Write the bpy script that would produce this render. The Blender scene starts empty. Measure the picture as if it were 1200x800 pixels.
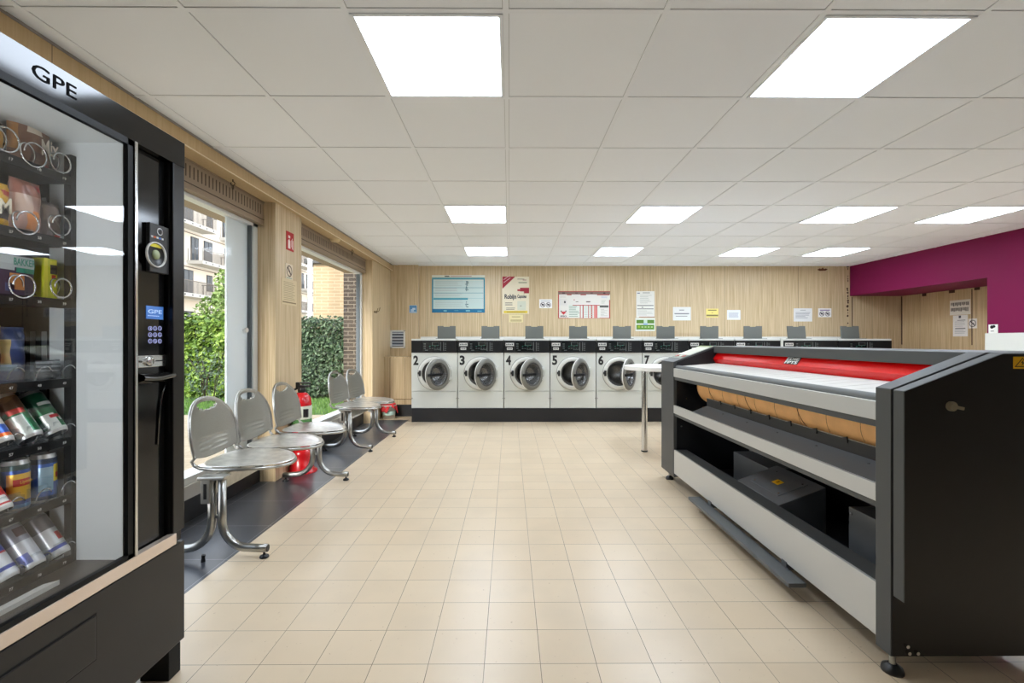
import bpy, bmesh, math, random
from mathutils import Vector, Matrix
random.seed(7)
SC = bpy.context.scene
COL = SC.collection
F, CX, CY, CZ = 533.0, 597.0, 400.0, 1.15      # focal length in px, vanishing point, eye height


def PX(px, Y): return (px - CX) / F * Y
def PZ(py, Y): return CZ + (CY - py) / F * Y


# ------------------------------------------------------------------ materials
def lin(c):
    out = []
    for v in c[:3]:
        v /= 255.0
        out.append(v / 12.92 if v <= 0.04045 else ((v + 0.055) / 1.055) ** 2.4)
    return (*out, 1.0)


MATS = {}


def mat(name, col, rough=0.5, metal=0.0, spec=0.5, coat=0.0, vary=0.0, vscale=8.0, bump=0.0, bscale=60.0, emit=None, estr=0.0, aniso=0.0):
    if name in MATS: return MATS[name]
    m = bpy.data.materials.new(name); m.use_nodes = True
    nt = m.node_tree; b = nt.nodes['Principled BSDF']
    b.inputs['Base Color'].default_value = lin(col)
    b.inputs['Roughness'].default_value = rough
    b.inputs['Metallic'].default_value = metal
    b.inputs['Specular IOR Level'].default_value = spec
    b.inputs['Coat Weight'].default_value = coat
    b.inputs['Coat Roughness'].default_value = 0.05
    if vary > 0:
        tc = nt.nodes.new('ShaderNodeTexCoord'); n = nt.nodes.new('ShaderNodeTexNoise')
        n.inputs['Scale'].default_value = vscale; n.inputs['Detail'].default_value = 4
        r = nt.nodes.new('ShaderNodeValToRGB')
        r.color_ramp.elements[0].position = 0.3; r.color_ramp.elements[1].position = 0.7
        r.color_ramp.elements[0].color = lin([max(0, v * (1 - vary)) for v in col])
        r.color_ramp.elements[1].color = lin([min(255, v * (1 + vary)) for v in col])
        nt.links.new(tc.outputs['Object'], n.inputs['Vector']); nt.links.new(n.outputs['Fac'], r.inputs['Fac'])
        nt.links.new(r.outputs['Color'], b.inputs['Base Color'])
    if bump > 0:
        tc = nt.nodes.new('ShaderNodeTexCoord'); n = nt.nodes.new('ShaderNodeTexNoise')
        n.inputs['Scale'].default_value = bscale
        bp = nt.nodes.new('ShaderNodeBump'); bp.inputs['Strength'].default_value = bump; bp.inputs['Distance'].default_value = 0.003
        nt.links.new(tc.outputs['Object'], n.inputs['Vector']); nt.links.new(n.outputs['Fac'], bp.inputs['Height'])
        nt.links.new(bp.outputs['Normal'], b.inputs['Normal'])
    if emit:
        b.inputs['Emission Color'].default_value = lin(emit); b.inputs['Emission Strength'].default_value = estr
    MATS[name] = m
    return m


def wood(name, light, dark, rough=0.42, panel=1.22, off=0.0):
    m = bpy.data.materials.new(name); m.use_nodes = True
    nt = m.node_tree; L = nt.links; b = nt.nodes['Principled BSDF']
    g = nt.nodes.new('ShaderNodeNewGeometry')
    def noise(scale, detail, dist=0.0):
        mp = nt.nodes.new('ShaderNodeVectorMath'); mp.operation = 'MULTIPLY'; mp.inputs[1].default_value = scale
        L.new(g.outputs['Position'], mp.inputs[0])
        n = nt.nodes.new('ShaderNodeTexNoise'); n.inputs['Scale'].default_value = 1.0; n.inputs['Detail'].default_value = detail
        n.inputs['Distortion'].default_value = dist
        L.new(mp.outputs[0], n.inputs['Vector']); return n.outputs['Fac']
    a = noise((60, 60, 1.3), 4, 0.2); c = noise((170, 170, 2.6), 3); d = noise((1.3, 1.3, 0.5), 2)
    m1 = nt.nodes.new('ShaderNodeMath'); m1.operation = 'MULTIPLY_ADD'; m1.inputs[1].default_value = 0.55
    m2 = nt.nodes.new('ShaderNodeMath'); m2.operation = 'MULTIPLY'; m2.inputs[1].default_value = 0.45
    L.new(c, m2.inputs[0]); L.new(a, m1.inputs[0]); L.new(m2.outputs[0], m1.inputs[2])
    r = nt.nodes.new('ShaderNodeValToRGB')
    r.color_ramp.elements[0].position = 0.36; r.color_ramp.elements[1].position = 0.62
    r.color_ramp.elements[0].color = lin(dark); r.color_ramp.elements[1].color = lin(light)
    L.new(m1.outputs[0], r.inputs['Fac'])
    mx = nt.nodes.new('ShaderNodeMixRGB'); mx.blend_type = 'MULTIPLY'; mx.inputs['Fac'].default_value = 0.22
    r2 = nt.nodes.new('ShaderNodeValToRGB'); r2.color_ramp.elements[0].color = (0.72, 0.68, 0.6, 1); r2.color_ramp.elements[1].color = (1, 1, 1, 1)
    r2.color_ramp.elements[0].position = 0.35; r2.color_ramp.elements[1].position = 0.6
    L.new(d, r2.inputs['Fac']); L.new(r.outputs['Color'], mx.inputs['Color1']); L.new(r2.outputs['Color'], mx.inputs['Color2'])
    # thin panel joints
    sx = nt.nodes.new('ShaderNodeSeparateXYZ'); L.new(g.outputs['Position'], sx.inputs[0])
    ad = nt.nodes.new('ShaderNodeMath'); ad.operation = 'ADD'; L.new(sx.outputs['X'], ad.inputs[0]); L.new(sx.outputs['Y'], ad.inputs[1])
    a2 = nt.nodes.new('ShaderNodeMath'); a2.operation = 'ADD'; a2.inputs[1].default_value = off; L.new(ad.outputs[0], a2.inputs[0])
    md = nt.nodes.new('ShaderNodeMath'); md.operation = 'PINGPONG'; md.inputs[1].default_value = panel / 2; L.new(a2.outputs[0], md.inputs[0])
    lt = nt.nodes.new('ShaderNodeMath'); lt.operation = 'LESS_THAN'; lt.inputs[1].default_value = 0.0025; L.new(md.outputs[0], lt.inputs[0])
    mj = nt.nodes.new('ShaderNodeMixRGB'); mj.inputs['Color2'].default_value = lin([v * 0.72 for v in dark])
    L.new(lt.outputs[0], mj.inputs['Fac']); L.new(mx.outputs['Color'], mj.inputs['Color1'])
    L.new(mj.outputs['Color'], b.inputs['Base Color'])
    b.inputs['Roughness'].default_value = rough; b.inputs['Specular IOR Level'].default_value = 0.4
    MATS[name] = m
    return m


def tiles(name, c1, c2, grout, w, h, x0, y0, mortar, rough=0.3, speck=None, bump=0.25, smooth=0.1, stain=0.0):
    m = bpy.data.materials.new(name); m.use_nodes = True
    nt = m.node_tree; L = nt.links; b = nt.nodes['Principled BSDF']
    g = nt.nodes.new('ShaderNodeNewGeometry')
    mp = nt.nodes.new('ShaderNodeVectorMath'); mp.operation = 'SUBTRACT'; mp.inputs[1].default_value = (x0 - 40 * w, y0 - 40 * h, 0)
    L.new(g.outputs['Position'], mp.inputs[0])
    br = nt.nodes.new('ShaderNodeTexBrick'); br.offset = 0; br.squash = 1
    br.inputs['Scale'].default_value = 1; br.inputs['Brick Width'].default_value = w; br.inputs['Row Height'].default_value = h
    br.inputs['Mortar Size'].default_value = mortar; br.inputs['Mortar Smooth'].default_value = smooth
    br.inputs['Color1'].default_value = lin(c1); br.inputs['Color2'].default_value = lin(c2); br.inputs['Mortar'].default_value = lin(grout)
    L.new(mp.outputs[0], br.inputs['Vector'])
    last = br.outputs['Color']
    def layer(last, scale, p0, p1, col, detail=3, amount=1.0):
        n = nt.nodes.new('ShaderNodeTexNoise'); n.inputs['Scale'].default_value = scale; n.inputs['Detail'].default_value = detail
        L.new(g.outputs['Position'], n.inputs['Vector'])
        r = nt.nodes.new('ShaderNodeValToRGB'); r.color_ramp.elements[0].position = p0; r.color_ramp.elements[1].position = p1
        r.color_ramp.elements[0].color = (0, 0, 0, 1); r.color_ramp.elements[1].color = (amount, amount, amount, 1)
        L.new(n.outputs['Fac'], r.inputs['Fac'])
        mx = nt.nodes.new('ShaderNodeMixRGB'); mx.inputs['Color2'].default_value = lin(col)
        L.new(r.outputs['Color'], mx.inputs['Fac']); L.new(last, mx.inputs['Color1'])
        return mx.outputs['Color']
    if speck:
        last = layer(last, 70, 0.70, 0.76, speck, 2, 0.55)
        last = layer(last, 3.0, 0.45, 0.75, [v * 0.93 for v in c1], 4, 0.6)
    if stain:
        last = layer(last, 9.0, 0.68, 0.80, speck or grout, 5, stain)
    L.new(last, b.inputs['Base Color'])
    b.inputs['Roughness'].default_value = rough
    if bump:
        bp = nt.nodes.new('ShaderNodeBump'); bp.invert = True; bp.inputs['Strength'].default_value = bump; bp.inputs['Distance'].default_value = 0.002
        L.new(br.outputs['Fac'], bp.inputs['Height']); L.new(bp.outputs['Normal'], b.inputs['Normal'])
    MATS[name] = m
    return m


def bricks(name, c1, c2, mortar, w, h, ms, plane='xz'):
    m = bpy.data.materials.new(name); m.use_nodes = True
    nt = m.node_tree; L = nt.links; b = nt.nodes['Principled BSDF']
    g = nt.nodes.new('ShaderNodeNewGeometry'); s = nt.nodes.new('ShaderNodeSeparateXYZ'); c = nt.nodes.new('ShaderNodeCombineXYZ')
    ad = nt.nodes.new('ShaderNodeMath'); ad.operation = 'ADD'
    L.new(g.outputs['Position'], s.inputs[0]); L.new(s.outputs['X'], ad.inputs[0]); L.new(s.outputs['Y'], ad.inputs[1])
    L.new(ad.outputs[0], c.inputs['X']); L.new(s.outputs['Z' if plane == 'xz' else 'Y'], c.inputs['Y'])
    if plane == 'xy': L.new(s.outputs['X'], c.inputs['X'])
    br = nt.nodes.new('ShaderNodeTexBrick'); br.inputs['Scale'].default_value = 1
    br.inputs['Brick Width'].default_value = w; br.inputs['Row Height'].default_value = h; br.inputs['Mortar Size'].default_value = ms
    br.inputs['Color1'].default_value = lin(c1); br.inputs['Color2'].default_value = lin(c2); br.inputs['Mortar'].default_value = lin(mortar)
    L.new(c.outputs[0], br.inputs['Vector']); L.new(br.outputs['Color'], b.inputs['Base Color'])
    b.inputs['Roughness'].default_value = 0.85
    MATS[name] = m
    return m


def clear(name, tint=(255, 255, 255), ior=1.45, rough=0.0, alpha=0.0, acol=(255, 255, 255)):
    """a thin clear pane: transparent with fresnel reflections"""
    m = bpy.data.materials.new(name); m.use_nodes = True
    nt = m.node_tree; nt.nodes.clear(); L = nt.links
    o = nt.nodes.new('ShaderNodeOutputMaterial'); mx = nt.nodes.new('ShaderNodeMixShader')
    t = nt.nodes.new('ShaderNodeBsdfTransparent'); t.inputs['Color'].default_value = lin(tint)
    gl = nt.nodes.new('ShaderNodeBsdfGlossy'); gl.inputs['Roughness'].default_value = rough
    fr = nt.nodes.new('ShaderNodeFresnel'); fr.inputs['IOR'].default_value = ior
    ge = nt.nodes.new('ShaderNodeNewGeometry'); fi = nt.nodes.new('ShaderNodeMapRange')   # same reflectance on entering and leaving the pane
    fi.inputs['To Min'].default_value = ior; fi.inputs['To Max'].default_value = 1 / ior
    L.new(ge.outputs['Backfacing'], fi.inputs['Value']); L.new(fi.outputs[0], fr.inputs['IOR'])
    L.new(fr.outputs[0], mx.inputs['Fac']); L.new(gl.outputs[0], mx.inputs[2])
    if alpha > 0:
        m2 = nt.nodes.new('ShaderNodeMixShader'); m2.inputs['Fac'].default_value = alpha
        d = nt.nodes.new('ShaderNodeBsdfDiffuse'); d.inputs['Color'].default_value = lin(acol)
        L.new(t.outputs[0], m2.inputs[1]); L.new(d.outputs[0], m2.inputs[2]); L.new(m2.outputs[0], mx.inputs[1])
    else:
        L.new(t.outputs[0], mx.inputs[1])
    L.new(mx.outputs[0], o.inputs['Surface'])
    MATS[name] = m
    return m


def leafmat(name, c1, c2, c3):
    m = bpy.data.materials.new(name); m.use_nodes = True
    nt = m.node_tree; L = nt.links; b = nt.nodes['Principled BSDF']
    g = nt.nodes.new('ShaderNodeNewGeometry'); r = nt.nodes.new('ShaderNodeValToRGB')
    r.color_ramp.elements[0].color = lin(c1); r.color_ramp.elements[1].color = lin(c3)
    e = r.color_ramp.elements.new(0.5); e.color = lin(c2)
    L.new(g.outputs['Random Per Island'], r.inputs['Fac']); L.new(r.outputs['Color'], b.inputs['Base Color'])
    b.inputs['Roughness'].default_value = 0.5
    b.inputs['Transmission Weight'].default_value = 0.0
    MATS[name] = m
    return m


WALLWOOD = wood('light_wood_laminate', (221, 201, 166), (186, 161, 122), rough=0.36)
BEAMWOOD = wood('beam_wood_laminate', (206, 180, 138), (196, 168, 125), rough=0.45, panel=9)
FLOOR = tiles('beige_floor_tile', (221, 201, 172), (216, 195, 165), (96, 78, 60), 0.2, 0.1911, -0.0895, 1.6237, 0.0011, rough=0.3, speck=(150, 120, 90), stain=0.12)
DARKTILE = tiles('slate_floor_tile', (70, 72, 77), (64, 66, 71), (134, 134, 136), 0.47, 0.44, -1.97, 2.41, 0.0022, rough=0.28, bump=0.15)
CEIL = tiles('ceiling_tile', (243, 247, 252), (239, 243, 249), (176, 178, 180), 0.6, 0.606, -0.014, 1.70, 0.0130, rough=0.9, bump=0.0, smooth=0.0)
GRID = mat('ceiling_grid_white', (240, 244, 249), 0.6)
DIFF = mat('lamp_diffuser', (255, 255, 255), 0.5, emit=(226, 239, 255), estr=9.0)
WHITE = mat('white_paint', (232, 232, 226), 0.35)
OFFWHITE = mat('washer_enamel', (214, 216, 208), 0.3, spec=0.4)
BLACK = mat('black_plastic', (22, 22, 23), 0.35)
MATBLACK = mat('matt_black', (16, 16, 17), 0.6, spec=.3)
PLINTH = mat('plinth_black', (30, 31, 34), 0.4)
PURPLE = mat('purple_paint', (118, 18, 68), 0.6, spec=0.2)
TAUPE = mat('shutter_taupe', (150, 132, 110), 0.55)
SLOT = mat('slot_dark', (84, 70, 56), 0.8)
CHROME = mat('polished_steel', (205, 205, 203), 0.16, 1.0)
STEEL = mat('satin_steel', (176, 175, 170), 0.32, 1.0, vary=0.06, vscale=20)
PERF = mat('perforated_steel', (166, 164, 155), 0.36, 0.85, vary=0.05, vscale=300)
SEATM = mat('sheen_seat_steel', (226, 225, 221), 0.34, 0.85, vary=0.08, vscale=18)  # paler than the backs: bright reflections put into the seat colour
GREY = mat('grey_lid', (102, 104, 98), 0.5)
ANTH = mat('anthracite_paint', (78, 79, 78), 0.46, spec=0.3)
ANTHD = mat('near_black_panel', (31, 28, 25), 0.34, spec=0.4)
INNER = mat('ironer_inner_black', (25, 25, 27), 0.45)
DSTEEL = mat('dark_sheet_steel', (106, 108, 110), 0.36, 0.2)
SILVER = mat('silver_paint', (196, 196, 192), 0.36, 0.25)
RED = mat('gloss_red', (216, 10, 12), 0.16, spec=0.45)
EXTRED = mat('extinguisher_red', (200, 16, 26), 0.25, coat=0.4)
BELT = mat('white_belt_cloth', (208, 205, 197), 0.8)
ORANGE = mat('orange_roller_cloth', (248, 188, 122), 0.6, vary=0.04, vscale=14)
ORANGED = mat('orange_seam', (120, 72, 36), 0.8)
YELLOW = mat('warning_yellow', (245, 190, 20), 0.5)
TABLETOP = mat('white_laminate', (240, 239, 234), 0.3)
GLOSSBLACK = mat('gloss_black', (13, 12, 12), 0.10, spec=0.42)
LOWBLACK = mat('satin_black_door', (30, 27, 25), 0.3, spec=0.4)
FLOORCHROME = mat('floor_tinted_chrome', (226, 208, 192), 0.22, 0.55)  # chrome strip; the floor's reflection is put into its beige colour
LINER = mat('cabinet_liner', (222, 227, 227), 0.5)
GLASS = clear('window_glass', ior=1.09)
VGLASS = clear('vending_glass', (250, 250, 250), 1.5)
CLEARP = clear('clear_plastic', (245, 247, 248), 1.3, 0.03, 0.03, (230, 235, 240))
BOWL = clear('door_bowl_glass', (150, 150, 150), 1.9, 0.06, 0.22, (170, 170, 168))  # grey diffuse share imitates silvery reflections in the bowl
PAPER = mat('paper', (238, 237, 230), 0.7)
INK = mat('ink_grey', (95, 95, 95), 0.8)
INKD = mat('ink_black', (30, 30, 30), 0.8)
CREAM = mat('cream_paper', (228, 214, 180), 0.8)


# ------------------------------------------------------------------ mesh builder
TEXT_CACHE = {}


def text_geo(body, bold=0.0):
    k = (body, bold)
    if k not in TEXT_CACHE:
        cu = bpy.data.curves.new('glyphs', 'FONT'); cu.body = body; cu.offset = bold; cu.resolution_u = 3
        ob = bpy.data.objects.new('glyphs', cu); COL.objects.link(ob)
        dg = bpy.context.evaluated_depsgraph_get()
        me = bpy.data.meshes.new_from_object(ob.evaluated_get(dg))
        vs = [v.co.copy() for v in me.vertices]; fs = [list(p.vertices) for p in me.polygons]
        bpy.data.objects.remove(ob); bpy.data.curves.remove(cu); bpy.data.meshes.remove(me)
        TEXT_CACHE[k] = (vs, fs)
    return TEXT_CACHE[k]


class MB:
    def __init__(self): self.bm = bmesh.new()

    def _add(self, pts, faces, mi=0, smooth=False):
        vs = [self.bm.verts.new(p) for p in pts]
        for f in faces:
            try:
                fc = self.bm.faces.new([vs[i] for i in f]); fc.material_index = mi; fc.smooth = smooth
            except ValueError:
                pass
        return vs

    def box(self, x0, x1, y0, y1, z0, z1, mi=0, bev=0.0, seg=2):
        if x1 < x0: x0, x1 = x1, x0
        if y1 < y0: y0, y1 = y1, y0
        if z1 < z0: z0, z1 = z1, z0
        p = [(x0, y0, z0), (x1, y0, z0), (x1, y1, z0), (x0, y1, z0), (x0, y0, z1), (x1, y0, z1), (x1, y1, z1), (x0, y1, z1)]
        f = [(0, 3, 2, 1), (4, 5, 6, 7), (0, 1, 5, 4), (1, 2, 6, 5), (2, 3, 7, 6), (3, 0, 4, 7)]
        vs = self._add(p, f, mi)
        if bev > 0:
            es = list({e for v in vs for e in v.link_edges})
            r = bmesh.ops.bevel(self.bm, geom=es, offset=bev, segments=seg, affect='EDGES', profile=0.5)
            for fc in r['faces']: fc.material_index = mi
        return self

    def obox(self, c, ax, ay, az, mi=0, bev=0.0):
        """box centred at c with half-extent vectors"""
        c, ax, ay, az = map(Vector, (c, ax, ay, az))
        p = [c + sx * ax + sy * ay + sz * az for sz in (-1, 1) for sx, sy in ((-1, -1), (1, -1), (1, 1), (-1, 1))]
        vs = self._add(p, [(0, 3, 2, 1), (4, 5, 6, 7), (0, 1, 5, 4), (1, 2, 6, 5), (2, 3, 7, 6), (3, 0, 4, 7)], mi)
        if bev > 0:
            es = list({e for v in vs for e in v.link_edges})
            r = bmesh.ops.bevel(self.bm, geom=es, offset=bev, segments=2, affect='EDGES', profile=0.5)
            for fc in r['faces']: fc.material_index = mi
        return self

    def cyl(self, p0, p1, r, r2=None, seg=16, mi=0, caps=True, smooth=True):
        p0, p1 = Vector(p0), Vector(p1); r2 = r if r2 is None else r2
        d = (p1 - p0).normalized(); u = d.orthogonal().normalized(); w = d.cross(u)
        n = seg; pts = []
        for p, rr in ((p0, r), (p1, r2)):
            for k in range(n):
                a = 2 * math.pi * k / n; pts.append(p + (u * math.cos(a) + w * math.sin(a)) * rr)
        self._add(pts, [(k, (k + 1) % n, n + (k + 1) % n, n + k) for k in range(n)], mi, smooth)
        if caps:
            self._add(pts[:n], [tuple(reversed(range(n)))], mi); self._add(pts[n:], [tuple(range(n))], mi)
        return self

    def lathe(self, prof, o, axis, seg=32, mi=0, smooth=True, mis=None, sc=(1, 1)):
        o = Vector(o); d = Vector(axis).normalized()
        u = Vector((0, 0, 1)) if abs(d.z) < 0.9 else Vector((1, 0, 0))
        u = (u - d * u.dot(d)).normalized(); w = d.cross(u); n = seg
        rings = []
        for r, h in prof:
            rings.append([self.bm.verts.new(o + d * h + (u * math.cos(2 * math.pi * k / n) * sc[0] + w * math.sin(2 * math.pi * k / n) * sc[1]) * r) for k in range(n)] if r > 1e-6 else [self.bm.verts.new(o + d * h)])
        for i in range(len(rings) - 1):
            a, b = rings[i], rings[i + 1]; m = mis[i] if mis else mi
            for k in range(n):
                k2 = (k + 1) % n
                if len(a) == 1 and len(b) == 1: continue
                vs = [a[0], b[k], b[k2]] if len(a) == 1 else ([a[k], a[k2], b[0]] if len(b) == 1 else [a[k], a[k2], b[k2], b[k]])
                f = self.bm.faces.new(vs); f.material_index = m; f.smooth = smooth
        return self

    def tube(self, pts, r, seg=8, mi=0, closed=False, smooth=True, flat=1.0):
        P = [Vector(p) for p in pts]; n = len(P); rings = []
        T = []
        for i in range(n):
            a = P[i - 1] if (i > 0 or closed) else P[i]; b = P[(i + 1) % n] if (i < n - 1 or closed) else P[i]
            T.append((b - a).normalized())
        u = T[0].orthogonal().normalized()
        for i in range(n):
            u = (u - T[i] * u.dot(T[i])).normalized(); w = T[i].cross(u)
            rr = r[i] if isinstance(r, (list, tuple)) else r
            rings.append([self.bm.verts.new(P[i] + (u * math.cos(2 * math.pi * k / seg) + w * math.sin(2 * math.pi * k / seg) * flat) * rr) for k in range(seg)])
        for i in range(n if closed else n - 1):
            a, b = rings[i], rings[(i + 1) % n]
            sh = 0
            if closed and i == n - 1:
                sh = min(range(seg), key=lambda s: (a[0].co - b[s].co).length)
            for k in range(seg):
                f = self.bm.faces.new([a[k], a[(k + 1) % seg], b[(k + 1 + sh) % seg], b[(k + sh) % seg]]); f.material_index = mi; f.smooth = smooth
        if not closed:
            for rg, rev in ((rings[0], True), (rings[-1], False)):
                f = self.bm.faces.new(list(reversed(rg)) if rev else rg); f.material_index = mi
        return self

    def prism(self, poly, a0, a1, plane='xz', mi=0, bev=0.0, smooth=False):
        n = len(poly)
        def P(p, a): return {'xz': (p[0], a, p[1]), 'yz': (a, p[0], p[1]), 'xy': (p[0], p[1], a)}[plane]
        pts = [P(p, a0) for p in poly] + [P(p, a1) for p in poly]
        fs = [tuple(range(n)), tuple(reversed(range(n, 2 * n)))] + [(k, n + k, n + (k + 1) % n, (k + 1) % n) for k in range(n)]
        vs = self._add(pts, fs, mi, smooth)
        bmesh.ops.recalc_face_normals(self.bm, faces=list({f for v in vs for f in v.link_faces}))
        if bev > 0:
            es = list({e for v in vs for e in v.link_edges})
            r = bmesh.ops.bevel(self.bm, geom=es, offset=bev, segments=2, affect='EDGES', profile=0.5)
            for fc in r['faces']: fc.material_index = mi
        return self

    def grid(self, fn, nu, nv, mi=0, smooth=True, skip=None):
        V = [[self.bm.verts.new(fn(i / nu, j / nv)) for j in range(nv + 1)] for i in range(nu + 1)]
        for i in range(nu):
            for j in range(nv):
                if skip and skip(i, j): continue
                f = self.bm.faces.new([V[i][j], V[i + 1][j], V[i + 1][j + 1], V[i][j + 1]]); f.material_index = mi; f.smooth = smooth
        return self

    def text(self, body, o, u, v, w, h, mi=0, bold=0.0):
        """flat lettering filling w x h with its lower-left corner at o, along unit vectors u and v"""
        vs, fs = text_geo(body, bold); o, u, v = Vector(o), Vector(u), Vector(v)
        x0 = min(p.x for p in vs); x1 = max(p.x for p in vs); y0 = min(p.y for p in vs); y1 = max(p.y for p in vs)
        sx, sy = w / max(1e-6, x1 - x0), h / max(1e-6, y1 - y0)
        self._add([o + u * ((p.x - x0) * sx) + v * ((p.y - y0) * sy) for p in vs], fs, mi)
        return self

    def build(self, name, mats, parent=None, autosmooth=False, solid=0.0, keep=None):
        mats = mats if isinstance(mats, (list, tuple)) else [mats]
        if parent is not None and keep is None:
            off = Vector((0, 0, 0)); p = parent
            while p is not None: off += Vector(p.location); p = p.parent
            bmesh.ops.translate(self.bm, verts=self.bm.verts[:], vec=-off)
        me = bpy.data.meshes.new(name); self.bm.to_mesh(me); self.bm.free()
        for m in mats: me.materials.append(m)
        o = bpy.data.objects.new(name, me); COL.objects.link(o)
        if parent is not None: o.parent = parent
        if solid:
            s = o.modifiers.new('thickness', 'SOLIDIFY'); s.thickness = solid; s.offset = 0
        return o


def root(name, label, cat, loc, group=None):
    o = bpy.data.objects.new(name, None); o.empty_display_size = 0.1; COL.objects.link(o)
    o.location = loc; o['label'] = label; o['category'] = cat
    if group: o['group'] = group
    return o


def tag(o, label, cat, group=None, kind=None):
    o['label'] = label; o['category'] = cat
    if group: o['group'] = group
    if kind: o['kind'] = kind
    return o


def struct(o, label=None, cat=None):
    o['kind'] = 'structure'
    if label: o['label'] = label
    if cat: o['category'] = cat
    return o


def recentre(o):
    """move a single-mesh thing's origin to the middle of its base"""
    vs = o.data.vertices
    c = Vector([(min(v.co[i] for v in vs) + max(v.co[i] for v in vs)) / 2 for i in range(3)]); c.z = min(v.co.z for v in vs)
    o.data.transform(Matrix.Translation(-c)); o.location = c
    return o


def dup(r, loc, rotz=0.0, label=None):
    n = r.copy(); COL.objects.link(n); n.location = loc; n.rotation_euler = (0, 0, rotz)
    if label: n['label'] = label
    kids = {}
    for c in list(r.children):
        k = c.copy(); COL.objects.link(k); k.parent = n; kids[c.name.split('.')[0]] = k
        for g in list(c.children):
            s = g.copy(); COL.objects.link(s); s.parent = k
    return n, kids


# ================================================================== ROOM SHELL
ZC = 2.387
YB = 7.45
XR = 5.6
mb = MB(); mb.box(-1.48, 6.6, -1.0, 7.6, -0.08, 0.0); mb.box(-2.05, -1.48, 6.68, 7.6, -0.08, 0.0)
struct(mb.build('floor', FLOOR), 'beige square tiled floor', 'floor')
mb = MB(); mb.box(-2.05, -1.48, -1.0, 6.68, -0.08, 0.0)
struct(mb.build('floor_2', DARKTILE), 'strip of dark slate floor tiles along the windows', 'floor')
mb = MB(); mb.box(-2.3, 6.6, -1.0, 7.6, ZC, ZC + 0.15)
struct(mb.build('ceiling', CEIL), 'suspended ceiling of square white tiles', 'ceiling')
mb = MB()
x = -0.014 - 0.6 * 3
while x < 5.6:
    mb.box(x - 0.011, x + 0.011, -0.9, YB, ZC - 0.004, ZC + 0.001); x += 0.6
y = 1.70 - 0.606 * 4
while y < YB:
    mb.box(-1.89, 5.6, y - 0.011, y + 0.011, ZC - 0.0035, ZC + 0.001); y += 0.606
struct(mb.build('trim_1', GRID), 'white metal grid of the suspended ceiling', 'ceiling grid')

# back wall, with a slightly proud left section and a boxed-in pipe casing
mb = MB(); mb.box(-2.3, 6.6, YB, YB + 0.15, 0, ZC)
mb.box(-1.925, -1.475, YB - 0.09, YB + 0.001, 0, ZC - 0.001)
struct(mb.build('wall_back', WALLWOOD), 'light wood laminate back wall', 'wall')
mb = MB(); mb.box(-1.99, -1.41, 6.99, YB - 0.09, 0.183, 0.915)
mb.box(-1.83, -1.41, 6.984, 6.992, 0.27, 0.90, bev=0.002)
mb.box(-1.605, -1.602, 6.982, 6.99, 0.183, 0.90, 1)
mb.box(-1.835, -1.829, 6.982, 6.99, 0.27, 0.905, 1); mb.box(-1.835, -1.41, 6.982, 6.99, 0.262, 0.269, 1)
struct(mb.build('wall_back_casing', [WALLWOOD, mat('joint_brown', (120, 92, 62), 0.8)]), 'boxed wood panel casing at the foot of the back wall', 'wall')
mb = MB(); mb.box(-1.99, -1.41, 7.0, 7.05, 0, 0.183)
struct(mb.build('baseboard_back', PLINTH), 'black baseboard under the wood casing', 'baseboard')

# left wall: piers, beam casing, plinth, sill
mb = MB()
mb.box(-2.11, -1.925, 3.75, 4.22, 0, 2.295)
mb.box(-2.11, -1.925, 6.40, YB, 0, 2.295)
mb.box(-2.11, -1.925, -1.0, 1.15, 0, 2.295)
struct(mb.build('wall_left', WALLWOOD), 'wood laminate piers between the shop windows', 'wall')
mb = MB(); mb.box(-2.3, -1.89, -1.0, YB, 2.295, ZC)
mb.box(-1.889, -1.884, -1.0, YB, 2.3745, ZC - 0.001, 1)
mb.box(-1.893, -1.8875, -1.0, YB, 2.2935, 2.299, 3)  # highlight along the beam's lower edge, painted as a pale strip
mb.box(-1.8895, -1.8885, 1.045, 1.049, 2.295, ZC - 0.012, 2)
struct(mb.build('trim_2', [BEAMWOOD, mat('edge_strip_grey', (150, 146, 142), 0.5), SLOT, mat('edge_highlight_pale', (238, 222, 192), 0.35)]), 'wood clad beam running along the ceiling over the windows', 'beam')
mb = MB(); mb.box(-2.3, -2.05, 1.15, 3.75, 0, 0.142); mb.box(-2.3, -2.05, 4.22, 6.40, 0, 0.142)
mb.box(-2.0, -1.926, 3.75, 4.22, 0, 0.12) if False else None
struct(mb.build('baseboard_left', PLINTH), 'black plinth under the shop windows', 'baseboard')


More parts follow.
